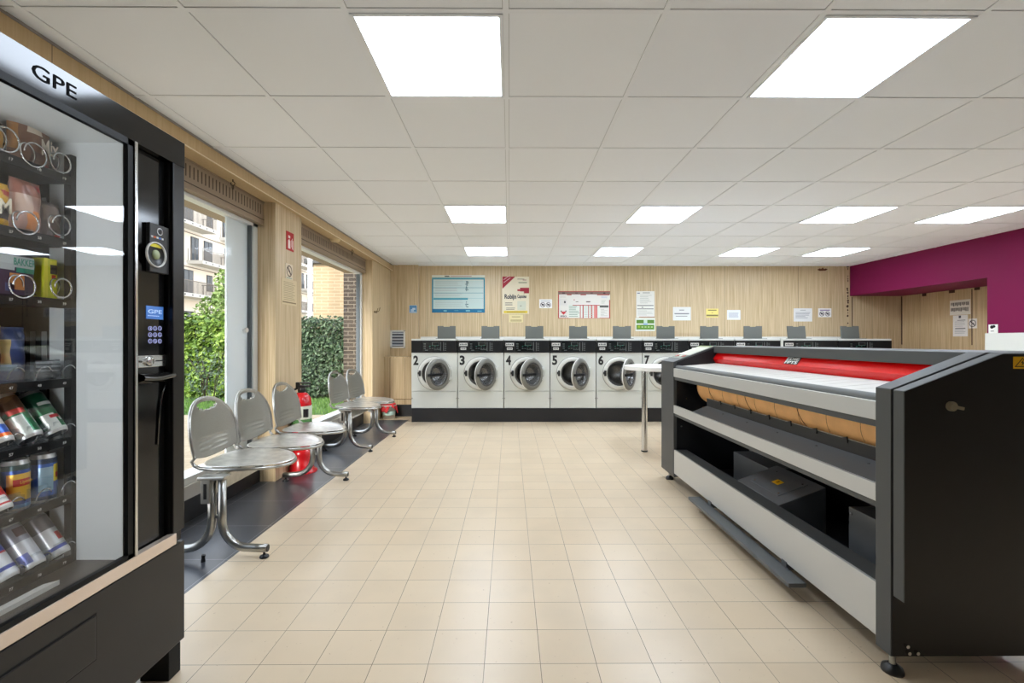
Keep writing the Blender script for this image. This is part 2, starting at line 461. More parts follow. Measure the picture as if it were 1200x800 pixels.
def window(name, y0, y1, label, side=False):
    W = bpy.data.objects.new(name, None); COL.objects.link(W); W.location = (-2.1, (y0 + y1) / 2, 0.142)
    struct(W, label, 'window')
    mb = MB(); mb.box(-2.32, -2.05, y0, y1, 0.142, 0.23, bev=0.004)
    mb.build('window_sill', mat('sill_white', (214, 212, 205), 0.4), W)
    mb = MB()
    mb.box(-2.14, -2.07, y0, y1, 0.23, 0.275); mb.box(-2.14, -2.07, y0, y1, 2.085, 2.13)
    mb.box(-2.14, -2.07, y0, y0 + 0.05, 0.23, 2.13); mb.box(-2.13, -2.07, y1 - 0.06, y1, 0.23, 2.13)
    mb.box(-2.128, -2.082, y1 - 0.075, y1 - 0.055, 0.23, 2.13, 1); mb.box(-2.128, -2.078, y1 - 0.04, y1 - 0.034, 0.23, 2.13, 1)
    mb.build('window_frame', [mat('frame_white', (226, 229, 228), 0.35), mat('gasket', (96, 104, 108), 0.6)], W)
    mb = MB(); mb.box(-2.108, -2.102, y0 + 0.05, y1 - 0.06, 0.275, 2.085)
    mb.build('window_pane', GLASS, W)
    mb = MB(); mb.box(-2.30, -2.02, y0, y1, 2.107, 2.295)
    mb.box(-2.021, -2.016, y0, y1, 2.146, 2.15, 1)
    n = int((y1 - y0) / 0.037)
    for k in range(n):
        yy = y0 + 0.03 + k * 0.037
        if yy < y1 - 0.03: mb.box(-2.021, -2.0185, yy, yy + 0.009, 2.185, 2.262, 1)
    mb.box(-2.018, -2.012, y0, y1, 2.284, 2.295, 0)
    mb.build('shutter_box', [TAUPE, SLOT], W)
    if side:
        mb = MB(); mb.box(-2.122, -2.112, 3.405, 3.685, 0.235, 2.11)
        mb.cyl((-2.112, 3.62, 1.24), (-2.09, 3.62, 1.24), 0.012, seg=12, mi=1); mb.cyl((-2.095, 3.62, 1.24), (-2.08, 3.62, 1.24), 0.02, seg=12, mi=1)
        mb.build('side_panel', [mat('pale_blue_panel', (226, 236, 239), 0.3), WHITE], W)
    return W


window('window_1', 1.15, 3.75, 'large shop window nearest the vending machine', True)
window('window_2', 4.22, 6.40, 'shop window near the back wall')

# right wall and niche
mb = MB(); mb.box(XR, XR + 0.15, -1.0, 5.30, 1.246, ZC); mb.box(XR, 6.45, 5.30, YB, 1.897, ZC)
mb.box(XR + 0.15, 6.6, 5.15, 5.30, 0, ZC - 0.5)
struct(mb.build('wall_right', PURPLE), 'purple painted wall with a header over the niche', 'wall')
mb = MB(); mb.box(XR - 0.015, XR + 0.15, -1.0, 5.31, 0, 1.246)
struct(mb.build('wall_right_lower', mat('dado_white', (214, 216, 209), .5)), 'white lower half of the purple wall', 'wall')
mb = MB(); mb.box(6.45, 6.6, 5.30, YB, 0, ZC)
struct(mb.build('wall_niche', wood('niche_wood', (214, 190, 152), (182, 154, 112), 0.45, 0.86, 0.2)), 'wood panelled side of the niche under the purple header', 'wall')
mb = MB(); mb.box(-2.3, 6.6, -1.05, -0.9, 0, ZC)
struct(mb.build('wall_rear_unseen', mat('unseen_rear_wall', (96, 88, 78), 0.6)), 'unseen wall behind the viewer, placed close to dim the light', 'wall')  # unseen wall, pulled close behind the camera to cut light on the ironer
# damaged edge of laminate by the purple wall
mb = MB(); rr = random.Random(3)
z = 1.30
while z < 2.37:
    h = rr.uniform(0.012, 0.05); w = rr.uniform(0.006, 0.03) * (1.0 if z > 1.7 else 0.5)
    c_ = (5.568 - w * rr.uniform(0, .6), z + h / 2)
    mb.prism([(c_[0] + (w * .6 + .006) * rr.uniform(.4, 1.1) * math.cos(q * 1.047), c_[1] + h * .6 * rr.uniform(.5, 1.1) * math.sin(q * 1.047)) for q in range(6)], YB - 0.004, YB)
    z += h + rr.choice((0.0, 0.005, 0.02, 0.09))
mb.box(5.63, 5.642, YB - 0.004, YB, 1.2, 1.88)
for yy in (5.5, 5.75, 6.2, 6.55, 7.0):
    mb.box(6.446, 6.45, yy, yy + rr.uniform(0.04, 0.12), 1.87 - rr.uniform(0, .02), 1.897)
mb.box(6.446, 6.45, 6.30, 6.31, 1.1, 1.88); mb.box(6.446, 6.45, 7.43, 7.448, 1.1, 1.89)
struct(mb.build('trim_3', mat('broken_edge', (70, 46, 34), 0.9)), 'chipped dark laminate edges beside the purple wall', 'wall damage')
mb = MB()
pts = [(5.06, 2.33), (5.10, 2.352), (5.12, 2.34), (5.15, 2.365), (5.17, 2.34), (5.20, 2.35), (5.23, 2.335), (5.20, 2.315), (5.10, 2.31)]
mb.prism(pts, YB - 0.005, YB)
struct(mb.build('trim_4', mat('rust_patch', (104, 62, 38), 0.9)), 'small brown broken patch at the top of the back wall', 'wall damage')

# ================================================================== CEILING LIGHTS
rows = [(0, [-1, 2, 5, 7]), (4, [-1, 2, 5, 7]), (7, [-1, 2, 5, 7])]
LB = {(0, -1): 'large square ceiling light panel nearest the vending machine', (0, 2): 'large square ceiling light panel above the ironing machine',
      (0, 5): 'square ceiling light panel above the end of the ironing machine', (0, 7): 'square ceiling light panel beside the purple wall, nearest row',
      (4, -1): 'ceiling light panel in the middle row, closest to the windows', (4, 2): 'ceiling light panel in the middle row, second from the windows',
      (4, 5): 'ceiling light panel in the middle row, third from the windows', (4, 7): 'ceiling light panel in the middle row, closest to the purple wall',
      (7, -1): 'ceiling light panel in the back row, closest to the windows', (7, 2): 'ceiling light panel in the back row, second from the windows',
      (7, 5): 'ceiling light panel in the back row, third from the windows', (7, 7): 'ceiling light panel in the back row, closest to the purple wall'}
proto = None
for r, cols in rows:
    for c in cols:
        X0 = -0.014 + 0.6 * c; Y0 = 1.70 + 0.606 * r
        loc = (X0 + 0.3, Y0 + 0.303, ZC - 0.012)
        if proto is None:
            proto = root('ceiling_light', LB[(r, c)], 'light', loc, 'square ceiling light panels')
            mb = MB(); x0, x1, y0, y1 = X0 + 0.012, X0 + 0.588, Y0 + 0.012, Y0 + 0.594
            for a in ((x0, x0 + .014, y0, y1), (x1 - .014, x1, y0, y1), (x0, x1, y0, y0 + .014), (x0, x1, y1 - .014, y1)):
                mb.box(*a, ZC - 0.008, ZC + 0.002)
            mb.build('frame', GRID, proto)
            mb = MB(); mb.box(x0 + .012, x1 - .012, y0 + .012, y1 - .012, ZC - 0.006, ZC - 0.002)
            mb.build('diffuser', DIFF, proto)
        else:
            dup(proto, loc, 0, LB[(r, c)])

# ================================================================== WASHERS
WW, WX0, WY = 0.663, -1.407, 6.52


def plate_hole(mb, x0, x1, z0, z1, cx, cz, r, y, mi=0, n=48):
    angs = sorted(set([2 * math.pi * k / n for k in range(n)] + [math.atan2(zz - cz, xx - cx) % (2 * math.pi) for xx in (x0, x1) for zz in (z0, z1)]))
    inn, out = [], []
    for a in angs:
        c, s = math.cos(a), math.sin(a)
        t = min([(x1 - cx) / c if c > 1e-9 else ((x0 - cx) / c if c < -1e-9 else 1e9), (z1 - cz) / s if s > 1e-9 else ((z0 - cz) / s if s < -1e-9 else 1e9)])
        inn.append(mb.bm.verts.new((cx + c * r, y, cz + s * r))); out.append(mb.bm.verts.new((cx + c * t, y, cz + s * t)))
    m = len(angs)
    for k in range(m):
        f = mb.bm.faces.new([inn[k], out[k], out[(k + 1) % m], inn[(k + 1) % m]]); f.material_index = mi


DRUM = mat('drum_steel', (150, 150, 148), 0.3, 1.0, vary=0.1, vscale=40)
GASK = mat('door_gasket', (66, 64, 60), 0.6)
RINGG = mat('door_ring_grey', (122, 121, 113), 0.42, 0.3)
LED = mat('led_green', (24, 104, 82), 0.5)
DISP = mat('panel_print', (92, 96, 94), 0.6)
BLKW = mat('panel_black', (15, 16, 17), 0.5, spec=.3)


def make_washer(x0, w, label, doorang, plates=True, group='front loading washers along the back wall', lid=0.126, lidsk=0.0):
    x1 = x0 + w; cx = x0 + w / 2
    R = root('washing_machine', label, 'washing machine', (cx, WY + 0.4, 0.196), group)
    g = 0.005
    mb = MB()
    mb.box(x0 + g, x0 + 0.02, WY + .002, 7.2, 0.196, 1.16); mb.box(x1 - 0.02, x1 - g, WY + .002, 7.2, 0.196, 1.16)
    mb.box(x0 + g, x1 - g, 7.18, 7.2, 0.196, 1.16); mb.box(x0 + g, x1 - g, WY + .01, 7.2, 0.196, 0.21)
    plate_hole(mb, x0 + g, x1 - g, 0.443, 0.99, cx, 0.6925, 0.175, WY)
    mb.build('body', OFFWHITE, R)
    mb = MB(); mb.box(x0 + g, x1 - g, WY - 0.002, WY + 0.03, 0.197, 0.437, bev=0.003)
    lp = mb.build('lower_panel', OFFWHITE, R)
    for sx in (x0 + 0.014, x1 - 0.014):
        mb = MB(); mb.cyl((sx, WY - 0.002, 0.337), (sx, WY - 0.014, 0.337), 0.009, seg=10)
        mb.build('latch', STEEL, lp)
    mb = MB(); mb.box(x0 + g, x1 - g, WY - 0.006, 7.2, 1.163, 1.188, bev=0.003); mb.build('lid', OFFWHITE, R)
    mb = MB(); mb.box(x0 + g, x1 - g, WY - 0.012, WY + 0.05, 0.99, 1.163, bev=0.003)
    yf = WY - 0.0125
    mb.box(x0 + 0.17, x0 + 0.43, yf - .0005, yf, 1.012, 1.148, 3)
    for (a, b, c, d) in ((0.30, 0.40, 1.09, 1.138), (0.42, 0.43, 1.015, 1.14), (0.46, 0.47, 1.015, 1.14), (0.18, 0.21, 1.05, 1.06), (0.18, 0.21, 1.08, 1.09), (0.18, 0.21, 1.11, 1.12), (0.20, 0.24, 1.02, 1.03)):
        mb.box(x0 + a, x0 + b, yf - .001, yf, c, d, 2)
    mb.box(x0 + 0.31, x0 + 0.395, yf - .0015, yf, 1.095, 1.135, 0)
    for q in range(4): mb.box(x0 + 0.262 + q * 0.036, x0 + 0.280 + q * 0.036, yf - .0018, yf, 1.076 + 0.012 * (q % 2), 1.085 + 0.014 * (q % 2), 1)
    for q in range(5): mb.box(x0 + 0.26 + q * 0.035, x0 + 0.283 + q * 0.035, yf - .0018, yf, 1.048, 1.054, 2)
    mb.box(x0 + 0.33, x0 + 0.42, yf - .0018, yf, 1.028, 1.034, 2)
    for q in range(6): mb.box(x0 + 0.478, x0 + 0.505, yf - .0015, yf, 1.02 + q * 0.02, 1.028 + q * 0.02, 2)
    mb.build('control_panel', [BLKW, LED, DISP, mat('panel_window', (18, 24, 24), 0.2)], R)
    if plates:
        mb = MB(); mb.box(x0 + 0.025, x0 + 0.145, yf - .003, yf, 1.085, 1.13); mb.box(x0 + 0.045, x0 + 0.125, yf - .003, yf, 1.03, 1.065)
        for q in range(4): mb.box(x0 + 0.035 + q * 0.026, x0 + 0.053 + q * 0.026, yf - .0035, yf, 1.097, 1.113 + 0.006 * (q % 2), 1)
        for q in range(3): mb.box(x0 + 0.055 + q * 0.022, x0 + 0.07 + q * 0.022, yf - .0035, yf, 1.04, 1.055, 1)
        mb.build('name_plate', [mat('plate_silver', (205, 205, 200), 0.4), INK], R)
    # porthole ring, drum
    mb = MB(); mb.lathe([(0.235, 0), (0.235, 0.004), (0.228, 0.012), (0.19, 0.014), (0.176, 0.006), (0.176, -0.01)], (cx, WY, 0.6925), (0, -1, 0), 48)
    mb.lathe([(0.243, 0.0), (0.243, 0.0015), (0.234, 0.0015)], (cx, WY, 0.6925), (0, -1, 0), 48, mi=1)
    mb.build('porthole_ring', [mat('ring_white', (216, 216, 208), 0.35), mat('ring_line', (150, 150, 144), 0.5)], R)
    mb = MB(); mb.lathe([(0.178, 0.008), (0.165, 0.012), (0.152, -0.01), (0.155, -0.05), (0.16, -0.08)], (cx, WY, 0.6925), (0, -1, 0), 40, mi=0)
    mb.lathe([(0.16, -0.08), (0.21, -0.085), (0.21, -0.40), (0.0, -0.40)], (cx, WY, 0.6925), (0, -1, 0), 40, mi=1)
    for k in range(3):
        a = 2 * math.pi * k / 3 + 0.5
        mb.obox((cx + 0.19 * math.cos(a), WY + 0.24, 0.6925 + 0.19 * math.sin(a)), (0.025 * math.cos(a), 0, 0.025 * math.sin(a)), (0, 0.14, 0), (-0.015 * math.sin(a), 0, 0.015 * math.cos(a)), 1, 0.005)
    mb.build('drum', [GASK, DRUM], R)
    mb = MB(); xl = cx - 0.205; mb.box(xl - 0.016, xl + 0.016, WY - 0.032, WY - 0.01, 0.655, 0.735, bev=0.004); mb.box(xl - 0.028, xl - 0.012, WY - 0.028, WY - 0.01, 0.68, 0.715, bev=0.003)
    mb.build('door_lock', mat('lock_dark', (52, 52, 52), 0.4, 0.3), R)
    # door, swung open on its hinge; built closed about the hinge line, then turned
    rd = 0.222; hx = cx + rd + 0.004; hy = WY - 0.028
    mb = MB()
    mb.lathe([(0.135, -0.018), (0.150, 0.012), (0.165, 0.018), (0.207, 0.014), (0.219, 0.004), (0.222, -0.004), (0.222, -0.018), (0.205, -0.022), (0.17, -0.024), (0.135, -0.018)], (-rd, 0, 0), (0, -1, 0), 48, mi=0, mis=[2, 2, 0, 0, 0, 1, 1, 1, 1])
    D = mb.build('door', [RINGG, mat('door_back_white', (222, 221, 214), 0.4), GASK], R, keep=1)
    D.location = (hx - R.location.x, hy - R.location.y, 0.6925 - R.location.z); D.rotation_euler = (0, 0, math.radians(doorang))
    mb = MB(); mb.lathe([(0.148, 0.010), (0.140, 0.0), (0.13, -0.04), (0.115, -0.085), (0.08, -0.11), (0.0, -0.118)], (-rd, 0, 0), (0, -1, 0), 40)
    mb.build('glass_bowl', BOWL, D, keep=1, solid=0.004)
    mb = MB(); mb.box(-2 * rd + 0.012, -rd + 0.05, -0.036, -0.018, -0.017, 0.017, bev=0.004)
    mb.build('handle', MATBLACK, D, keep=1)
    for zz in (0.62, 0.76):
        mb = MB(); mb.box(cx + 0.215, cx + 0.25, WY - 0.03, WY, zz - 0.02, zz + 0.02, bev=0.004); mb.build('hinge', OFFWHITE, R)
    # upright detergent hopper lid standing open on the top
    lx = cx + lid; mb = MB(); yb = 6.84
    s = lidsk
    pts = [(lx - .136 + s, 1.383), (lx - .05 + s, 1.383), (lx - .045 + s, 1.372), (lx + .045 + s, 1.372), (lx + .05 + s, 1.383), (lx + .136 + s, 1.383), (lx + .136 - s, 1.19), (lx - .136 - s, 1.19)]
    mb.prism(pts, yb + 0.03, yb + 0.05)
    mb.box(lx - .142, lx + .142, yb - 0.10, yb + 0.07, 1.187, 1.196, bev=0.002)
    mb.build('hopper_lid', [GREY], R)
    return R


NUMB = mat('number_black', (28, 28, 28), 0.5)


def number(R, x0, s):
    mb = MB(); mb.text(s, (x0 + 0.03, WY - 0.0015, 0.812), (1, 0, 0), (0, 0, 1), 0.074, 0.138, 0, 0.042)
    mb.build('number', NUMB, R)


angs = [51, 52, 44, 49.5, 53, 48, 45, 45]
labs = ['white front loading washer marked with a black 2', 'white front loading washer marked with a black 3', 'white front loading washer marked with a black 4',
        'white front loading washer marked with a black 5', 'white front loading washer marked with a black 6', 'white washer marked with a black 7 behind the round-ended table',
        'white washer just past the machine marked 7, mostly behind the ironing machine', 'white washer second past the machine marked 7, its front hidden by the ironing machine']
w0 = make_washer(WX0, WW, labs[0], angs[0], plates=False)
number(w0, WX0, '2')
w1 = make_washer(WX0 + WW, WW, labs[1], angs[1])
kids1 = list(w1.children)
for k in range(2, 8):
    n, kd = dup(w1, (WX0 + WW * (k + 0.5), WY + 0.4, 0.196), 0, labs[k])
    kd['door'].rotation_euler = (0, 0, math.radians(angs[k]))
    if k < 6: number(n, WX0 + WW * k, str(k + 2))
number(w1, WX0 + WW, '3')
XS = WX0 + 8 * WW + 0.035
make_washer(XS, 0.785, 'wider washer under the two round warning signs, left of the corner machine', 0, True, 'wider washers beside the purple wall', lid=0.03, lidsk=-0.008)
make_washer(XS + 0.785, 0.785, 'wider washer in the corner against the purple wall', 0, False, 'wider washers beside the purple wall', lid=0.06, lidsk=-0.008)
mb = MB(); mb.box(WX0 + 8 * WW + 0.003, XS, WY - 0.01, 7.2, 0.196, 1.19)
tag(mb.build('filler_panel', OFFWHITE), 'narrow white filler strip between the two banks of washers', 'panel')
mb = MB(); mb.box(WX0 + 0.01, XS + 1.57, WY - 0.015, 7.38, 0, 0.195, bev=0.003)
tag(mb.build('machine_plinth', PLINTH), 'long black plinth under the row of washers', 'plinth')
mb = MB(); mb.box(WX0 - 0.0, XS + 1.57, 7.205, 7.395, 0.196, 1.226, bev=0.004)
tag(mb.build('service_duct', mat('duct_white', (220, 219, 212), 0.4)), 'long white boxed duct behind the washers', 'duct')

# ================================================================== IRONING MACHINE
XF = 1.3015
IR = root('ironing_machine', 'large grey flatwork ironing machine with a red guard and orange roller', 'ironing machine', (1.7, 2.7, 0))
prof = [(XF, .0746), (XF, .988), (1.63, 1.113), (2.10, 1.113), (2.10, .0746)]
mb = MB(); mb.prism(prof, 1.545, 1.61, bev=0.002); mb.build('side_frame', ANTH, IR)
mb = MB(); mb.prism(prof, 3.60, 3.89, bev=0.003); hd = mb.build('drive_cabinet', ANTH, IR)
profc = [(XF, .287), (XF, .986), (1.63, 1.111), (2.08, 1.111), (2.08, .287)]
mb = MB(); mb.prism(profc, 1.493, 1.536, bev=0.0025)
mb.prism([(XF + .03, .31), (XF + .03, .95), (1.66, 1.09), (2.06, 1.09), (2.06, .31)], 1.53, 1.548, mi=1)
cov = mb.build('side_cover', [ANTH, MATBLACK], IR)
mb = MB(); mb.prism([(XF + .0015, .2885), (XF + .0015, .985), (1.6305, 1.1095), (2.0785, 1.1095), (2.0785, .2885)], 1.4918, 1.4932); mb.build('cover_plate', ANTHD, cov)
mb = MB(); mb.prism([(XF + .004, .078), (XF + .004, .30), (2.09, .30), (2.09, .078)], 1.542, 1.546); mb.build('lower_side_panel', ANTHD, IR)
mb = MB(); mb.cyl((1.454, 1.493, .937), (1.454, 1.482, .937), 0.016, seg=20); mb.cyl((1.454, 1.482, .937), (1.454, 1.478, .937), 0.011, seg=16)
mb.obox((1.472, 1.48, .933), (.014, 0, -.003), (0, .004, 0), (0.001, 0, .005), 0, .001)
mb.build('key_lock', mat('worn_brass_lock', (158, 148, 124), 0.35, 0.3), cov)
mb = MB(); mb.box(1.662, 1.722, 1.4908, 1.492, 1.06, 1.10)
yk = 1.4902
mb.prism([(1.666, 1.066), (1.692, 1.096), (1.718, 1.066)], yk, 1.491, mi=1); mb.prism([(1.671, 1.0685), (1.692, 1.0925), (1.713, 1.0685)], yk - .0004, yk + .0006, mi=0)
mb.prism([(1.694, 1.089), (1.686, 1.079), (1.692, 1.079), (1.688, 1.070), (1.698, 1.081), (1.692, 1.081)], yk - .0008, yk + .0003, mi=1)
mb.build('warning_sticker', [YELLOW, INKD], cov)
mb = MB()
for (a, b) in ((1063, 757), (1065, 765), (1075, 765)):
    Yk = 1.542; mb.cyl((PX(a, Yk), Yk, PZ(b, Yk)), (PX(a, Yk), Yk - 0.012, PZ(b, Yk)), 0.006, seg=10)
mb.build('bolt', CHROME, IR)
for (fx, fy) in ((XF + .035, 1.58), (XF + .04, 3.80), (2.05, 1.58), (2.05, 3.85)):
    mb = MB(); mb.cyl((fx, fy, .09), (fx, fy, .02), .010, seg=12, mi=1); mb.lathe([(0.012, .03), (.03, .018), (.033, .008), (.033, 0), (0, 0)], (fx, fy, 0), (0, 0, 1), 20, mi=0)
    mb.build('foot', [BLACK, STEEL], IR)
YA, YZ = 1.61, 3.60
mb = MB(); mb.box(XF, 1.318, YA, YZ, .871, .938, bev=.002); mb.box(1.31, 1.37, YA, YZ, .846, .871, 1); mb.build('upper_front_rail', [SILVER, ANTH], IR)
mb = MB(); mb.box(XF, 1.318, YA, YZ, .583, .646, bev=.002); mb.box(1.31, 1.37, YA, YZ, .560, .583, 1); mb.build('middle_front_rail', [SILVER, ANTH], IR)
mb = MB(); mb.box(1.305, 1.32, YA, YZ, .105, .293, bev=.002); mb.box(1.318, 1.405, YA, YZ, .281, .2935, 1); mb.build('lower_apron', [SILVER, ANTH], IR)
mb = MB(); mb.cyl((1.335, YA, .944), (1.335, YZ, .944), .019, seg=20); mb.build('guide_bar', mat('guide_bar_grey', (104, 106, 104), 0.6, 0.0), IR)
mb = MB(); n = 20; pw = (YZ - YA) / n
for k in range(n):
    a, b = YA + k * pw + .0015, YA + (k + 1) * pw - .0015
    mb.prism([(1.352, .940), (1.348, .950), (1.354, .957), (1.66, .981), (1.66, .966), (1.37, .940)], a, b, smooth=False)
mb.build('feed_belt', BELT, IR)
mb = MB(); mb.prism([(1.352, .934), (1.36, .939), (1.65, .962), (1.65, .952)], YA, YZ); mb.build('belt_bed', MATBLACK, IR)
mb = MB(); mb.prism([(1.648, 1.062), (1.614, 1.015), (1.640, .968), (1.652, .968), (1.626, 1.015), (1.66, 1.062)], YA, YZ); rg = mb.build('finger_guard', RED, IR)
# mark on the guard: a dark plate with two rows of white letter-like strokes
yc = 1.625 * F / (929 - CX)
d = Vector((1.614 - 1.648, 0, 1.015 - 1.062)).normalized(); nrm = Vector((-.81, 0, .586))
mb = MB(); c0 = Vector((1.630, yc, 1.0385)) + nrm * .0012
L_, H_ = 0.062, 0.024
mb.obox(c0, (0, L_, 0), d * H_, nrm * .001)
for row in (0, 1):
    body = ('EDIE', 'FPTS')[row]
    o = c0 + nrm * .0022 + Vector((0, L_ * .92, 0)) + d * (H_ * (-0.04 if row == 0 else .92))
    mb.text(body, o, (0, -1, 0), -d, L_ * 1.84, H_ * .80, 1, 0.03)
mb.build('maker_plate', [INKD, mat('plate_white', (235, 235, 230), .5)], rg)
mb = MB(); mb.box(1.62, 2.08, YA, YZ, 1.060, 1.112, bev=.003); mb.build('top_hood', ANTH, IR)
RX, RZ, RR_, YR, YC = 1.56, .81, .134, 3.45, 3.26
mb = MB(); mb.cyl((RX, YA, RZ), (RX, YR, RZ), RR_, seg=48, caps=False); mb.cyl((RX, YR - .002, RZ), (RX, YZ, RZ), .05, seg=20, mi=2); mb.cyl((RX, YR - .004, RZ), (RX, YR - .001, RZ), RR_ - .002, seg=48, mi=2)
def onroll(a, y, e=.0008): return (RX + (RR_ + e) * math.cos(a), y, RZ + (RR_ + e) * math.sin(a))
for k in range(4):                                             # spiral seams of the wound cloth
    ys = YA + .02 + .5 * k
    mb.tube([onroll(math.pi * (.92 + .62 * t / 14), ys + .13 * (1 - t / 14)) for t in range(15) if ys + .13 * (1 - t / 14) < YR], .0017, 5, 1)
for k in range(10):
    ys = YA + .03 + .2 * k
    if ys < YR: mb.tube([onroll(math.pi * (.95 + .22 * t / 6), ys, .0003) for t in range(7)], .0009, 4, 1)
mb.build('ironing_roller', [ORANGE, ORANGED, MATBLACK], IR)
mb = MB(); mb.box(1.418, 1.423, YA, YC, .686, .742); mb.box(1.416, 1.425, YA, YC, .7410, .7432, 1)
ys = 1.913
while ys > YA + .05: ys -= .19
while ys < YC - .03:
    mb.prism([(ys - .018, .752), (ys + .018, .741), (ys - .018, .726)], 1.411, 1.4165, 'yz'); ys += .19
mb.build('scraper_comb', [INNER, STEEL], IR)
mb = MB(); mb.prism([(1.315, .640), (1.315, .647), (1.424, .690), (1.424, .683)], YA, YC)
ys = 1.75
while ys < YC:
    mb.cyl((1.39, ys, .672), (1.388, ys, .680), .005, seg=8, mi=1); ys += .3
mb.build('slide_sheet', [mat('slide_sheet_grey', (104, 106, 108), .36, .2), CHROME], IR)
mb = MB(); mb.box(1.90, 1.91, YA, YZ, .10, 1.06); mb.box(1.32, 1.90, YA, YZ, .13, .14); mb.box(1.34, 1.90, YA, YA + .004, .14, .86); mb.prism([(1.325, .12), (1.325, .985), (1.63, 1.10), (1.90, 1.10), (1.90, .12)], YZ - .004, YZ - .0002)
mb.build('inner_casing', INNER, IR)
mb = MB()
for (bx, bz) in ((1.36, .62 - .14), (1.52, .48), (1.60, .48), (1.37, .84), (1.42, .84), (1.44, .79), (1.40, .70), (1.55, .70), (1.42, .955)):
    mb.cyl((bx, YZ - .004, bz), (bx, YZ - .010, bz), .007, seg=8)
mb.build('inner_bolt', CHROME, IR)
mb = MB(); mb.prism([(1.412, .293), (1.66, .384), (1.66, .14), (1.412, .14)], 2.374, 2.81, bev=.003)
s = Vector((.248, 0, .091)).normalized(); nn = Vector((-.091, 0, .248)).normalized(); c0 = Vector((1.54, 2.60, .340)) + nn * .001
mb.obox(c0, s * .088, (0, .14, 0), nn * .0022, 0, .001)
for q in (-1, 1):
    for r_ in (-1, 1): mb.cyl(c0 + s * .07 * q + Vector((0, .12 * r_, 0)), c0 + s * .07 * q + Vector((0, .12 * r_, 0)) + nn * .005, .005, seg=8, mi=1)
mh = mb.build('motor_housing', [DSTEEL, CHROME], IR)
mb = MB(); mb.obox(c0 + nn * .003, s * .02, (0, .03, 0), nn * .0006); mb.obox(c0 + nn * .0036 + s * .003, s * .01, (0, .008, 0), nn * .0004, 1); mb.build('caution_sticker', [YELLOW, mat('sticker_print', (150, 105, 10), .6)], mh)
mb = MB(); mb.box(1.55, 1.89, YA + .005, 2.07, .14, .397, bev=.003)
for zz in (.20, .37): mb.cyl((1.55, 2.05, zz), (1.545, 2.05, zz), .006, seg=8, mi=1)
mb.build('switch_box', [DSTEEL, CHROME], IR)
mb = MB(); mb.box(1.62, 1.89, 2.82, 3.28, .14, .357, bev=.003); mb.build('fan_box', [DSTEEL], IR)
mb = MB(); mb.box(1.225, 1.305, 1.99, 3.11, .068, .088, bev=.002)
for yy in (2.15, 2.95): mb.box(1.30, 1.5, yy - .02, yy + .02, .075, .112, bev=.002)
mb.build('foot_bar', mat('foot_bar_grey', (92, 95, 97), .4, .2), IR)
s = Vector((1.63 - XF, 0, 1.113 - .988)).normalized(); nn = Vector((-s.z, 0, s.x)); b0 = Vector((XF, 0, .988)); LS = Vector((1.63 - XF, 0, .125)).length
def onslope(u, y, h=0.0015): return b0 + s * (LS * u) + Vector((0, y, 0)) + nn * h
mb = MB(); mb.obox(onslope(.70, 3.745), s * (LS * .29), (0, .125, 0), nn * .0015, 0)
mb.obox(onslope(.30, 3.745), s * (LS * .10), (0, .125, 0), nn * .0012, 2)
for q, yy in enumerate((3.66, 3.72, 3.80)): mb.obox(onslope(.32, yy, .004), s * .014, (0, .020, 0), nn * .004, (1, 0, 1)[q], .002)
mb.obox(onslope(.95, 3.745, .003), s * (LS * .035), (0, .12, 0), nn * .0008, 3)
mb.build('control_panel', [mat('control_pale', (206, 208, 192), .4), mat('button_salmon', (190, 110, 92), .5), mat('control_grey', (118, 124, 110), .5), mat('control_green', (140, 152, 100), .5)], hd)
mb = MB(); mb.box(1.36, 1.42, 3.888, 3.90, .12, .30); mb.build('drain_pipe', WHITE, IR)

# ================================================================== FOLDING TABLE
TB = root('work_table', 'white round-ended folding table on a steel column leg beyond the ironing machine', 'table', (1.9, 4.75, 0))
mb = MB(); pts = [(1.612 + .40 * math.cos(a), 4.75 + .40 * math.sin(a)) for a in [math.pi / 2 + math.pi * k / 24 for k in range(25)]] + [(3.0, 4.35), (3.0, 5.15)]
mb.prism(pts, .856, .896, 'xy', bev=.004); mb.build('table_top', TABLETOP, TB)
for lx in (1.412, 2.75):
    mb = MB(); mb.cyl((lx, 4.75, .856), (lx, 4.75, .012), .030, seg=24, mi=0); mb.cyl((lx, 4.75, .856), (lx, 4.75, .846), .05, seg=24); mb.cyl((lx, 4.75, .014), (lx, 4.75, 0), .033, seg=24, mi=1)
    mb.build('leg', [CHROME, BLACK], TB)

